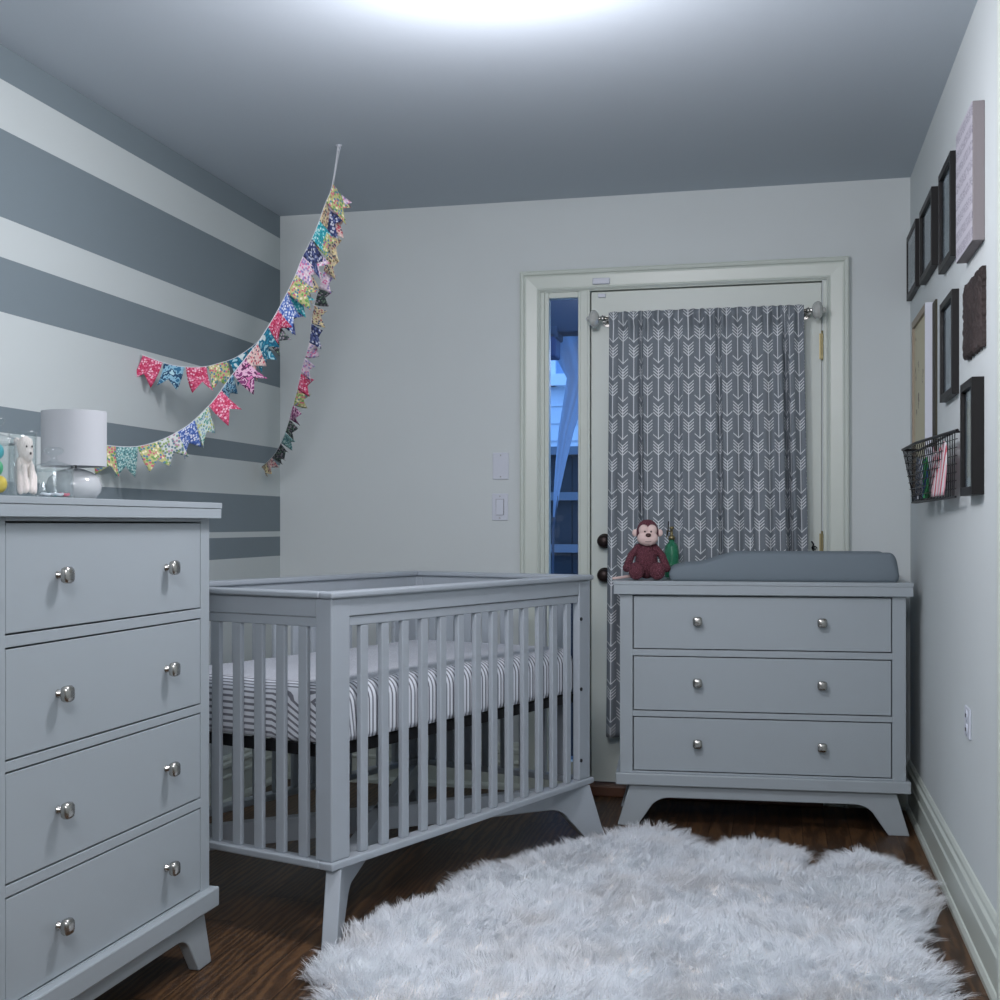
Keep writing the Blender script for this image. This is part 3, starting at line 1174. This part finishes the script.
t = thing('plush_animal', 'cream long-limbed plush animal folded inside the tall glass jar', 'stuffed toy', (J1[0], J1[1], TZ + .009), PI / 2 - .5)
t.scale = (.66, .66, 1.08)
g = G()
g.ball((.0, 0, .045), (.028, .024, .038), 16)
g.ball((.004, -.010, .096), (.027, .023, .024), 18)
g.ball((.008, -.022, .082), (.018, .016, .016), 14)
for s in (-1, 1):
    g.ball((.004 + s * .024, .002, .108), (.012, .007, .009), 10)
    limb(g, [(s * .020, -.012, .066), (s * .026, -.030, .035), (s * .024, -.030, .012)], [.009, .010, .012])
    limb(g, [(s * .012, -.012, .020), (s * .014, -.034, .055), (s * .010, -.038, .014)], [.010, .010, .012])
o = g.build('body', M['plush'], t, smooth=True)
remesh(o, .0025, 3)
for s in (-1, 1):
    G().ball((.006 + s * .010, -.0335, .098), .0026, 8).build('eye', M['black_eye'], t)
G().ball((.008, -.0385, .084), (.004, .003, .003), 8).build('nose', M['nose'], t)

treat = {'green': mat('green_wrap', (70, 170, 120), .5), 'teal': mat('teal_wrap', (80, 180, 190), .5), 'yellow': mat('yellow_wrap', (225, 195, 70), .5),
         'pink': mat('pink_wrap', (225, 120, 140), .5), 'white': mat('white_wrap', (225, 228, 235), .5)}


def egg(loc, r, col, label, group):
    o = G().ball((0, 0, 0), (r, r * .85, r * 1.15), 12).build('bath_toy', treat[col], None, smooth=True)
    o.location = loc
    tag(o, label, 'toy', group)


egg((J2[0] + .004, J2[1] + .014, TZ + .027), .0155, 'yellow', 'yellow rounded toy at the bottom of the leftmost jar', 'toys in the leftmost jar')
egg((J2[0] - .002, J2[1] + .010, TZ + .060), .0150, 'green', 'green rounded toy in the middle of the leftmost jar', 'toys in the leftmost jar')
egg((J2[0] + .004, J2[1] + .004, TZ + .093), .0145, 'teal', 'teal rounded toy at the top of the leftmost jar', 'toys in the leftmost jar')


def hair_tie(dx, dy, col, label, z=.0078):
    g = G()
    pts = [(.011 * math.cos(a), .011 * math.sin(a), .0035 + .001 * math.sin(3 * a)) for a in [2 * PI * k / 18 for k in range(19)]]
    g.tube(pts, .0034, 8)
    o = g.build('fabric_hair_tie', treat[col], None, smooth=True)
    o.location = (J3[0] + dx, J3[1] + dy, TZ + z)
    tag(o, label, 'hair tie', 'hair ties in the short jar')


hair_tie(.018, .010, 'pink', 'pink hair tie at the bottom of the short glass jar')
hair_tie(.018, -.016, 'white', 'white hair tie at the bottom of the short glass jar, in front')
hair_tie(-.008, -.020, 'white', 'white hair tie at the bottom of the short glass jar, at its left')
hair_tie(-.012, .014, 'teal', 'pale teal hair tie at the back of the short glass jar')


# ------------------------------------------------------------------ bunting
def spline(pts, n):
    """evenly spaced points along a Catmull-Rom curve"""
    P = [Vector(p) for p in pts]
    out = []
    for i in range(len(P) - 1):
        p0, p1, p2, p3 = P[max(i - 1, 0)], P[i], P[i + 1], P[min(i + 2, len(P) - 1)]
        for k in range(20):
            s = k / 20
            out.append(.5 * ((2 * p1) + (p2 - p0) * s + (2 * p0 - 5 * p1 + 4 * p2 - p3) * s * s + (3 * p1 - p0 - 3 * p2 + p3) * s ** 3))
    out.append(P[-1])
    acc = [0]
    for a, b in zip(out, out[1:]):
        acc.append(acc[-1] + (b - a).length)
    res = []
    k = 0
    for i in range(n):
        L = acc[-1] * i / (n - 1)
        while k < len(out) - 2 and acc[k + 1] < L:
            k += 1
        f = (L - acc[k]) / max(1e-9, acc[k + 1] - acc[k])
        res.append(out[k].lerp(out[k + 1], min(1, max(0, f))))
    return res, acc[-1]


def garland(label, pts, seq, fw, fh, turn, seed, gap=1.08, skip=0, lean=.55):
    rnd = random.Random(seed)
    t = thing('bunting_garland', label, 'bunting', (0, 0, 0), 0, 'bunting garlands hung from the ceiling hook')
    dense, Ltot = spline(pts, 240)
    G().tube([tuple(p) for p in dense[::4]] + [tuple(dense[-1])], .0013, 6).build('cord', M['cord'], t)
    step = fw * gap
    nf = int((Ltot - skip) / step + .72)
    skip = Ltot - nf * step - .003
    for i in range(nf):
        s0 = skip + i * step
        s1 = s0 + fw
        s1 = min(s1, Ltot)
        a0 = s0 / Ltot * 239
        a1 = s1 / Ltot * 239
        def at(a):
            k = min(238, int(a))
            return dense[k].lerp(dense[k + 1], a - k)
        p0, p1 = at(a0), at(a1)
        tan = (p1 - p0).normalized()
        down = Vector((0, 0, -1))
        perp = down - tan * down.dot(tan)
        steep = abs(tan.z)
        if perp.length < .05: perp = Vector((1, 0, 0))
        perp.normalize()
        # the cloth hangs square to the cord where it is level, folds forward where steep
        drop = (perp * (1 - .25 * steep) + down * (.35 * steep)).normalized()
        nrm = tan.cross(drop).normalized()
        ang = turn + rnd.uniform(-.5, .5)
        rot = Matrix.Rotation(ang * (.3 + .7 * steep), 3, tan)
        drop = rot @ drop
        nrm = rot @ nrm
        curl = rnd.uniform(-.018, .018)
        tw = rnd.uniform(-.35, .35)
        NI, NJ = 8, 8
        P, U = [], []
        h = fh * rnd.uniform(.92, 1.08)
        ou, ov = rnd.uniform(0, 5), rnd.uniform(0, 5)
        for ii in range(NI + 1):
            u = ii / NI
            rp, ru = [], []
            base = at(a0 + (a1 - a0) * u)
            # swallow tail: full length at the corners, notch in the middle
            ln = h * (.62 + .38 * abs(2 * u - 1))
            for jj in range(NJ + 1):
                v = jj / NJ
                q = base + drop * (ln * v) + nrm * (curl * v * v + .006 * math.sin(u * 5 + i) * v + tw * (u - .5) * fw * v)
                q += tan * (tw * .05 * v * v)
                rp.append(q)
                ru.append((u * fw * 1.0 + ou, v * ln + ov))
            P.append(rp); U.append(ru)
        grid_obj('pennant', P, U, PR[seq[(len(seq) - nf + i) % len(seq)]], t, solid=.0008)
    return t


HOOK = (-1.532, -.996, 2.488)
A_pts = [(-1.535, -.998, 2.485), (-1.55, -1.007, 2.337), (-1.566, -1.016, 2.271), (-1.588, -1.029, 2.162), (-1.619, -1.048, 2.063), (-1.663, -1.074, 1.953),
         (-1.713, -1.104, 1.858), (-1.771, -1.138, 1.777), (-1.838, -1.178, 1.718), (-1.898, -1.214, 1.691), (-1.958, -1.25, 1.674), (-2.041, -1.299, 1.678), (-2.134, -1.352, 1.712)]
B_pts = [(-1.530, -1.002, 2.485), (-1.543, -1.022, 2.335), (-1.556, -1.043, 2.267), (-1.578, -1.068, 2.166), (-1.607, -1.102, 2.069), (-1.628, -1.127, 1.994), (-1.659, -1.163, 1.905),
         (-1.688, -1.196, 1.831), (-1.721, -1.234, 1.757), (-1.756, -1.275, 1.691), (-1.796, -1.321, 1.625), (-1.833, -1.364, 1.557), (-1.869, -1.400, 1.507),
         (-1.911, -1.446, 1.457), (-1.956, -1.492, 1.418), (-1.999, -1.537, 1.392), (-2.049, -1.595, 1.377), (-2.134, -1.685, 1.382)]
C_pts = [(-1.528, -.992, 2.485), (-1.565, -.954, 2.347), (-1.565, -.954, 2.249), (-1.585, -.928, 2.146), (-1.619, -.885, 2.046), (-1.668, -.823, 1.966), (-1.697, -.786, 1.897),
         (-1.712, -.768, 1.817), (-1.763, -.702, 1.738), (-1.801, -.654, 1.659), (-1.848, -.595, 1.576), (-1.896, -.534, 1.509), (-1.962, -.451, 1.443),
         (-2.039, -.353, 1.40), (-2.134, -.240, 1.367)]
def slide(pts, n, dx):
    # the steep stretch hangs a little further left
    return [(x - dx * min(1, i / 4) * max(0, min(1, (n - i) / 4)), y, z) for i, (x, y, z) in enumerate(pts)]


A_pts = slide(A_pts, 9, .022)
B_pts = slide(B_pts, 13, .026)
C_pts = slide(C_pts, 14, .014)
garland('cloth bunting garland ending highest on the left wall, with pink and blue pennants', A_pts,
        ['sand', 'lilac', 'navy', 'multi', 'lilac', 'sand', 'turq', 'navy', 'dark', 'teal_leaf', 'teal_leaf', 'multi', 'pink', 'blue_eye', 'pink'], .072, .092, .2, 3, 1.06, .16)
garland('long cloth bunting garland ending low behind the table lamp', B_pts,
        ['sand', 'turq', 'navy', 'lilac', 'multi', 'blue', 'pink', 'teal_leaf', 'peach', 'purple', 'blue_eye', 'pink', 'green_floral', 'blue', 'white_floral', 'multi', 'teal_small', 'multi'],
        .074, .098, -.1, 5, 1.0, .155)
garland('narrow edge-on bunting garland ending near the room corner', C_pts,
        ['sand', 'lilac', 'dark', 'sand', 'navy', 'lilac', 'lilac', 'pink', 'multi', 'purple', 'dark', 'teal_small', 'dark', 'dark', 'peach', 'sand'],
        .072, .052, -1.25, 9, 1.04, .17)
hk = G().lathe([(.012, 2.489), (.012, 2.486), (.003, 2.484)], (HOOK[0], HOOK[1], 0), 'Z', 12)
hk.tube([(HOOK[0], HOOK[1], 2.488), (HOOK[0] + .006, HOOK[1], 2.478), (HOOK[0], HOOK[1], 2.470), (HOOK[0] - .006, HOOK[1], 2.476)], .0018, 6)
tag(hk.build('ceiling_hook', M['plastic']), 'tiny white hook in the ceiling holding the bunting', 'hook')


# ------------------------------------------------------------------ gallery on the right wall
def art_mat(name, cols, scale, seed):
    m = bpy.data.materials.new(name)
    m.use_nodes = True
    nt = m.node_tree
    h = NT(nt)
    b = nt.nodes['Principled BSDF']
    b.inputs['Roughness'].default_value = .6
    tc = h.n('ShaderNodeTexCoord')
    mp = h.n('ShaderNodeMapping')
    mp.inputs['Location'].default_value = (seed, seed * 1.7, 0)
    nt.links.new(tc.outputs['Object'], mp.inputs[0])
    f = h.noise(scale, 2, mp.outputs[0])
    st = [(.30 + .4 * i / max(1, len(cols) - 1), c) for i, c in enumerate(cols)]
    nt.links.new(h.ramp(f, st), b.inputs['Base Color'])
    return m


def frame(label, y0, y1, z0, z1, xf, cols, seed, bw=.022, m='frame', name='picture_frame', matw=.025):
    """y0 far, y1 near (y1 < y0)"""
    t = thing(name, label, 'picture frame', (XR, (y0 + y1) / 2, z0))
    hw = (y0 - y1) / 2
    h = z1 - z0
    d = XR - xf
    g = G()
    g.box(-d, 0, -hw, -hw + bw, 0, h).box(-d, 0, hw - bw, hw, 0, h)
    g.box(-d, 0, -hw + bw, hw - bw, 0, bw).box(-d, 0, -hw + bw, hw - bw, h - bw, h)
    g.build('frame', M[m], t, bevel=.0012)
    inx = -d + .012 if d > .02 else -d + .006
    G().box(inx, -.001, -hw + bw, hw - bw, bw, h - bw).build('mat_board', M['mirror_mat'], t)
    q = matw
    G().box(inx - .0012, inx - .0003, -hw + bw + q, hw - bw - q, bw + q, h - bw - q).build('print', art_mat('print_%d' % seed, cols, 14, seed), t)
    G().box(inx - .004, inx - .003, -hw + bw, hw - bw, bw, h - bw).build('glass_pane', M['pane'], t)
    return t


blues = [(70, 105, 115), (150, 170, 175), (200, 205, 205)]
frame('black framed picture in the upper row, farthest from the camera', -.042, -.391, 1.995, 2.243, .484, [(60, 110, 118), (90, 140, 145), (150, 170, 172)], 3)
frame('black framed picture in the upper row, the middle one of three', -.575, -.96, 1.966, 2.222, .480, [(120, 140, 145), (190, 196, 200), (215, 218, 220)], 5)
frame('black framed picture in the upper row, beside the large canvas', -1.135, -1.435, 1.903, 2.210, .482, blues, 8)
frame('black framed picture in the middle row, left of the carved panel', -1.172, -1.475, 1.500, 1.802, .482, [(90, 105, 120), (190, 195, 200), (215, 216, 214)], 12)
frame('black framed picture lowest on the right wall, beside the wire basket', -1.735, -1.961, 1.200, 1.498, .472, [(120, 150, 165), (205, 190, 165), (215, 205, 190)], 15)

# tall shallow white box frame with a beige print
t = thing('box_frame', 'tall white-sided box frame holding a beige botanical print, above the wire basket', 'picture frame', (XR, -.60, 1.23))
xf = -.028
G().box(xf, 0, -.235, -.218, 0, .635).build('near_side', M['plastic'], t)
G().box(-.006, 0, -.33, -.237, 0, .63).build('shadow_strip', mat('shadow_olive', (58, 54, 40), .7), t)  # dark strip put in as the shadow gap beside the frame's near side
g = G().box(xf, 0, .21, .235, 0, .635)
g.box(xf, 0, -.218, .21, .61, .635).box(xf, 0, -.218, .21, 0, .025)
g.build('frame', mat('olive_wood', (150, 138, 120), .5), t)
bm_ = bpy.data.materials.new('botanical_print'); bm_.use_nodes = True
h = NT(bm_.node_tree)
tc = h.n('ShaderNodeTexCoord')
vr = h.n('ShaderNodeTexVoronoi'); vr.inputs['Scale'].default_value = 9
bm_.node_tree.links.new(tc.outputs['Object'], vr.inputs['Vector'])
nf = h.noise(34, 4, tc.outputs['Object'], .8)
ff = h.m('MULTIPLY', h.m('LESS_THAN', vr.outputs['Distance'], .26), h.m('GREATER_THAN', nf, .53))
bm_.node_tree.links.new(h.mix(ff, (*lin((196, 190, 160)), 1), (*lin((104, 84, 62)), 1)), bm_.node_tree.nodes['Principled BSDF'].inputs['Base Color'])
G().box(xf + .008, -.001, -.218, .21, .025, .61).build('print', bm_, t)

# large canvas
t = thing('wall_canvas', 'large thick pale canvas with rows of faint handwriting, top right', 'canvas', (XR, -1.8125, 1.84))
G().box(-.029, 0, -.158, .158, 0, .352).build('canvas_edge', M['mauve'], t, bevel=.002)
cm = bpy.data.materials.new('handwritten_canvas'); cm.use_nodes = True
h = NT(cm.node_tree)
tc = h.n('ShaderNodeTexCoord')
s_ = h.n('ShaderNodeSeparateXYZ')
cm.node_tree.links.new(tc.outputs['Object'], s_.inputs[0])
rowf = h.m('FRACT', h.m('DIVIDE', s_.outputs['Z'], .044))
row = h.m('FLOOR', h.m('DIVIDE', s_.outputs['Z'], .044))
cbv = h.n('ShaderNodeCombineXYZ')
cm.node_tree.links.new(h.m('MULTIPLY', s_.outputs['Y'], 1.0), cbv.inputs[0])
cm.node_tree.links.new(h.m('MULTIPLY', row, .37), cbv.inputs[1])
cm.node_tree.links.new(h.m('MULTIPLY', s_.outputs['Z'], 1.2), cbv.inputs[2])
nn_ = h.noise(95, 3, cbv.outputs[0], .6)
ink = h.m('MULTIPLY', h.between(rowf, .18, .80), h.between(nn_, .47, .56))
cm.node_tree.links.new(h.mix(ink, (*lin((192, 189, 198)), 1), (*lin((136, 132, 146)), 1)), cm.node_tree.nodes['Principled BSDF'].inputs['Base Color'])
G().box(-.0305, -.0292, -.157, .157, .001, .351).build('writing_face', cm, t)

# rough carved dark panel
t = thing('carved_panel', 'rough dark brown bark-like panel hanging at the right above the lowest frame', 'wall art', (XR, -1.83, 1.572))
g = G()
NY, NZ = 46, 36
gr = []
rnd = random.Random(4)
for i in range(NY + 1):
    rr = []
    for k in range(NZ + 1):
        u, v = i / NY, k / NZ
        y = -.165 + .33 * u
        z = .2 * v
        ed = min(u, 1 - u, v, 1 - v)
        n_ = noise.noise(Vector((y * 60, z * 22, 3))) * .5 + noise.noise(Vector((y * 130, z * 60, 9))) * .5
        if i in (0, NY): y += .006 * noise.noise(Vector((z * 80, i, 1)))
        if k in (0, NZ): z += .010 * noise.noise(Vector((y * 60, k, 5)))
        rr.append(g.bm.verts.new((-.014 - .008 * n_ if ed > 0 else -.010, y, z)))
    gr.append(rr)
for i in range(NY):
    for k in range(NZ):
        g.bm.faces.new((gr[i][k], gr[i + 1][k], gr[i + 1][k + 1], gr[i][k + 1]))
# rim and back
rim = [gr[i][0] for i in range(NY + 1)] + [gr[NY][k] for k in range(1, NZ + 1)] + [gr[i][NZ] for i in range(NY - 1, -1, -1)] + [gr[0][k] for k in range(NZ - 1, 0, -1)]
bk = [g.bm.verts.new((-.0005, v.co.y, v.co.z)) for v in rim]
for i in range(len(rim)):
    j_ = (i + 1) % len(rim)
    g.bm.faces.new((rim[i], bk[i], bk[j_], rim[j_]))
g.bm.faces.new(bk)
pm = mat('dark_bark', (44, 33, 31), .7, bump=1, bscale=110, vary=20)
g.build('panel', pm, t, smooth=False)

# wire basket
t = thing('wire_basket', 'black wire basket on the right wall holding folded cloths', 'basket', (0, 0, 0))
BX = XR - .032
rim_p = [(BX, -.66), (.412, -.72), (.417, -1.12), (BX, -1.70)]
bot_p = [(BX, -.62), (.450, -.64), (.452, -1.02), (BX, -1.66)]
zr, zb_ = 1.380, 1.2
g = G().tube([(x, y, zr) for x, y in rim_p], .0045, 8)
g.tube([(BX, -.66, zr), (BX, -1.70, zr)], .004, 8)
for y in (-.9, -1.6):
    g.tube([(BX, y, zr), (XR, y, zr + .004)], .003, 6)
g.build('rim', M['black'], t)
g = G().tube([(x, y, zb_) for x, y in bot_p], .003, 8)
g.tube([(BX, -.62, zb_), (BX, -1.66, zb_)], .003, 8)
def on_path(path, f):
    ds = [math.dist(a, b) for a, b in zip(path, path[1:])]
    L = sum(ds) * f
    for (a, b), d in zip(zip(path, path[1:]), ds):
        if L <= d or (a, b) == (path[-2], path[-1]):
            return (a[0] + (b[0] - a[0]) * min(1, L / d), a[1] + (b[1] - a[1]) * min(1, L / d))
        L -= d
for i in range(1, 34):
    f = i / 34
    a, b = on_path(rim_p, f), on_path(bot_p, f)
    g.tube([(a[0], a[1], zr), (b[0], b[1], zb_)], .0014, 5)
for k in range(1, 8):
    f = k / 8
    g.tube([(a[0] + (b[0] - a[0]) * f, a[1] + (b[1] - a[1]) * f, zr + (zb_ - zr) * f) for a, b in zip(rim_p, bot_p)], .0014, 5)
for i in range(1, 22):
    y = -.64 - i * .045
    xx = .450 if y > -1.02 else .452 + (BX - .452) * (-1.02 - y) / .64
    g.tube([(BX, y, zb_), (xx, y, zb_)], .0014, 5)
g.build('wires', M['black'], t)


def cloth(name, label, y0, y1, x0, x1, z0, z1, lean, cols, seed, per):
    m = bpy.data.materials.new(name + '_print')
    m.use_nodes = True
    h = NT(m.node_tree)
    tc = h.n('ShaderNodeTexCoord')
    s = h.n('ShaderNodeSeparateXYZ')
    m.node_tree.links.new(tc.outputs['Object'], s.inputs[0])
    v = h.m('ADD', s.outputs['Y'], h.m('MULTIPLY', s.outputs['Z'], .9))
    f = h.m('FRACT', h.m('DIVIDE', h.m('ADD', v, h.m('MULTIPLY', h.noise(20, 2, tc.outputs['Object']), .012)), per))
    st = [(i / len(cols), c) for i, c in enumerate(cols)]
    m.node_tree.links.new(h.ramp(f, st, True), m.node_tree.nodes['Principled BSDF'].inputs['Base Color'])
    m.node_tree.nodes['Principled BSDF'].inputs['Roughness'].default_value = .9
    g = G()
    nf = 6
    n = 40
    secs = []
    for k in range(13):
        w_ = k / 12
        ring = []
        for i in range(n):
            a = 2 * PI * i / n
            yy = (y0 + y1) / 2 + math.cos(a) * (y0 - y1) / 2 * (.86 + .14 * math.sin(w_ * PI)) + lean * w_
            xx = (x0 + x1) / 2 + math.sin(a) * (x1 - x0) / 2 * (1 + .22 * math.sin(a * 5 + seed + w_ * 2)) * (1 - .3 * w_)
            ring.append(g.bm.verts.new((xx, yy, z0 + (z1 - z0) * w_ + .012 * math.cos(a * 3 + seed) * w_)))
        secs.append(ring)
    for a, b in zip(secs, secs[1:]):
        for i in range(n):
            g.bm.faces.new((a[i], a[(i + 1) % n], b[(i + 1) % n], b[i]))
    g.bm.faces.new(secs[0]); g.bm.faces.new(secs[-1])
    o = g.build(name, m, None, smooth=True)
    tag(o, label, 'cloth', 'cloths in the wire basket')
    return o


cloth('folded_cloth', 'white cloth with red and pink stripes standing in the wire basket', -1.14, -1.52, .452, .465, zb_ + .008, 1.350, -.07,
      [(226, 222, 224), (205, 96, 110), (230, 226, 228), (190, 160, 165), (232, 170, 182)], 1, .13)
cloth('folded_cloth', 'green and blue cloth at the far side of the striped one in the basket', -.97, -1.09, .448, .464, zb_ + .008, 1.33, 0,
      [(40, 130, 75), (60, 160, 95), (50, 90, 140)], 3, .09)
cloth('folded_cloth', 'white and pale blue cloth at the far end of the wire basket', -.72, -.93, .448, .464, zb_ + .008, 1.34, 0,
      [(200, 205, 215), (150, 165, 190), (215, 218, 222)], 5, .06)


# ------------------------------------------------------------------ sheepskin rug
def make_rug():
    out = [(-1.106, -2.22), (-1.058, -1.959), (-.978, -1.823), (-.923, -1.543), (-.805, -1.334), (-.711, -1.114), (-.595, -.965), (-.529, -.82), (-.411, -.75),
           (-.305, -.856), (-.234, -1.13), (-.165, -.968), (-.095, -.865), (-.012, -.888), (.060, -1.045), (.102, -1.31), (.165, -1.115), (.227, -1.003),
           (.331, -1.071), (.408, -1.217), (.440, -1.386), (.445, -1.522), (.39, -1.698), (.365, -1.816), (.36, -2.0), (.40, -2.25), (.36, -2.55), (.2, -2.75), (0, -2.62),
           (-.15, -2.80), (-.4, -2.90), (-.6, -2.72), (-.8, -2.85), (-1.0, -2.75), (-1.12, -2.5)]
    P = np.array(out)
    cen = P.mean(0)
    P = cen + (P - cen) * .995 + np.array([.0, .055])
    def inside_dist(q):
        # signed distance to the outline (positive inside)
        x, y = q[:, 0][:, None], q[:, 1][:, None]
        a = P[None]
        b = np.roll(P, -1, 0)[None]
        ax, ay, bx, by = a[..., 0], a[..., 1], b[..., 0], b[..., 1]
        cond = ((ay > y) != (by > y)) & (x < (bx - ax) * (y - ay) / (by - ay + 1e-12) + ax)
        ins = cond.sum(1) % 2 == 1
        dx, dy = bx - ax, by - ay
        tt = np.clip(((x - ax) * dx + (y - ay) * dy) / (dx * dx + dy * dy), 0, 1)
        px, py = ax + tt * dx, ay + tt * dy
        d2 = (x - px) ** 2 + (y - py) ** 2
        k = d2.argmin(1)
        r = np.arange(len(q))
        d = np.sqrt(d2[r, k])
        gx, gy = q[:, 0] - px[r, k], q[:, 1] - py[r, k]
        gl = np.maximum(1e-6, np.hypot(gx, gy))
        sgn = np.where(ins, 1, -1)
        return d * sgn, -gx / gl * sgn, -gy / gl * sgn
    rs = np.random.RandomState(3)
    lo, hi = P.min(0), P.max(0)
    def height(q, d):
        puff = np.sqrt(np.clip(d / .09, 0, 1))
        n = np.array([noise.noise(Vector((a * 4, b * 4, 0))) + .5 * noise.noise(Vector((a * 13, b * 13, 4))) for a, b in q]) if len(q) < 60000 else 0
        return .006 + .034 * puff + .026 * puff * n
    # hide underneath
    hb = G()
    NXg = 60
    gx = np.linspace(lo[0], hi[0], 70)
    gy = np.linspace(lo[1], hi[1], 90)
    GX, GY = np.meshgrid(gx, gy, indexing='ij')
    Q = np.stack([GX.ravel(), GY.ravel()], 1)
    d, _, _ = inside_dist(Q)
    hz = height(Q, d)
    vid = {}
    for i in range(len(gx) - 1):
        for jx in range(len(gy) - 1):
            idx = [i * len(gy) + jx, (i + 1) * len(gy) + jx, (i + 1) * len(gy) + jx + 1, i * len(gy) + jx + 1]
            if all(d[k] > .004 for k in idx):
                for lev in (0, 1):
                    f = []
                    for k in idx:
                        if (k, lev) not in vid:
                            vid[(k, lev)] = hb.bm.verts.new((Q[k, 0], Q[k, 1], .002 if lev == 0 else float(hz[k])))
                        f.append(vid[(k, lev)])
                    hb.bm.faces.new(f)
    skin = mat('sheepskin_hide', (244, 240, 236), .95)
    t = thing('sheepskin_rug', 'fluffy white four-lobed sheepskin rug on the dark wood floor', 'rug', (0, 0, 0))
    hb.build('hide', skin, t, smooth=True)
    # locks of wool
    NC = 8000
    cl = rs.uniform(lo, hi, (NC * 2, 2))
    dc, ox, oy = inside_dist(cl)
    keep = dc > .0
    cl, dc, ox, oy = cl[keep][:NC], dc[keep][:NC], ox[keep][:NC], oy[keep][:NC]
    NC = len(cl)
    hc = height(cl, dc)
    flow = np.array([noise.noise(Vector((a * 2.3, b * 2.3, 7))) for a, b in cl]) * 5.5
    dirx = np.cos(flow) * .45 + ox * .9 * np.clip(1 - dc / .12, 0, 1)
    diry = np.sin(flow) * .45 + oy * .9 * np.clip(1 - dc / .12, 0, 1)
    dirx += rs.normal(0, .42, NC); diry += rs.normal(0, .42, NC)
    up = rs.uniform(.55, 1.0, NC)
    ln = rs.uniform(.035, .078, NC)
    S = 22
    N = NC * S
    ci = np.repeat(np.arange(NC), S)
    root = cl[ci] + rs.normal(0, .011, (N, 2))
    spread = rs.normal(0, .16, (N, 3))
    D = np.stack([dirx[ci], diry[ci], up[ci]], 1) + spread * .6
    D /= np.linalg.norm(D, axis=1)[:, None]
    Ls = ln[ci] * rs.uniform(.75, 1.15, N)
    base = np.stack([root[:, 0], root[:, 1], np.maximum(.003, hc[ci] - .004)], 1)
    tipc = np.stack([cl[:, 0] + dirx * ln * .7, cl[:, 1] + diry * ln * .7, hc + up * ln * .55], 1)[ci]
    tip = base + D * Ls[:, None]
    tip[:, 2] -= .012 * rs.uniform(0, 1, N)
    tip = tip * .45 + tipc * .55
    tip[:, 2] = np.maximum(tip[:, 2], .004)
    mid = base * .5 + tip * .5 + np.array([0, 0, .007]) + rs.normal(0, .0025, (N, 3))
    sa = rs.uniform(0, PI, N)
    side = np.stack([np.cos(sa), np.sin(sa), np.zeros(N)], 1) * .0008
    V = np.stack([base - side, base + side, mid - side * .8, mid + side * .8, tip], 1).reshape(-1, 3)
    o5 = (np.arange(N) * 5)[:, None]
    quads = (o5 + np.array([0, 1, 3, 2])).astype(np.int32)
    tris = (o5 + np.array([2, 3, 4])).astype(np.int32)
    me = bpy.data.meshes.new('wool_pile')
    me.vertices.add(len(V))
    me.vertices.foreach_set('co', V.astype(np.float32).ravel())
    loops = np.concatenate([quads.ravel(), tris.ravel()])
    me.loops.add(len(loops))
    me.loops.foreach_set('vertex_index', loops)
    me.polygons.add(2 * N)
    st = np.concatenate([np.arange(N) * 4, N * 4 + np.arange(N) * 3]).astype(np.int32)
    me.polygons.foreach_set('loop_start', st)
    me.update(calc_edges=True)
    me.validate()
    wm = bpy.data.materials.new('white_wool')
    wm.use_nodes = True
    h = NT(wm.node_tree)
    b = wm.node_tree.nodes['Principled BSDF']
    b.inputs['Roughness'].default_value = .8
    g_ = h.n('ShaderNodeNewGeometry')
    f = h.noise(5, 3, g_.outputs['Position'])
    wm.node_tree.links.new(h.ramp(f, [(.3, (230, 230, 230)), (.5, (240, 244, 248)), (.7, (245, 250, 253))]), b.inputs['Base Color'])
    tl = h.n('ShaderNodeBsdfTranslucent')
    tl.inputs[0].default_value = (.86, .90, .94, 1)
    mx = h.n('ShaderNodeMixShader')
    mx.inputs[0].default_value = .25
    wm.node_tree.links.new(b.outputs[0], mx.inputs[1])
    wm.node_tree.links.new(tl.outputs[0], mx.inputs[2])
    wm.node_tree.links.new(mx.outputs[0], wm.node_tree.nodes['Material Output'].inputs[0])
    me.materials.append(wm)
    o = bpy.data.objects.new('wool_pile', me)
    C.objects.link(o)
    o.parent = t
    o['kind'] = 'stuff'


make_rug()
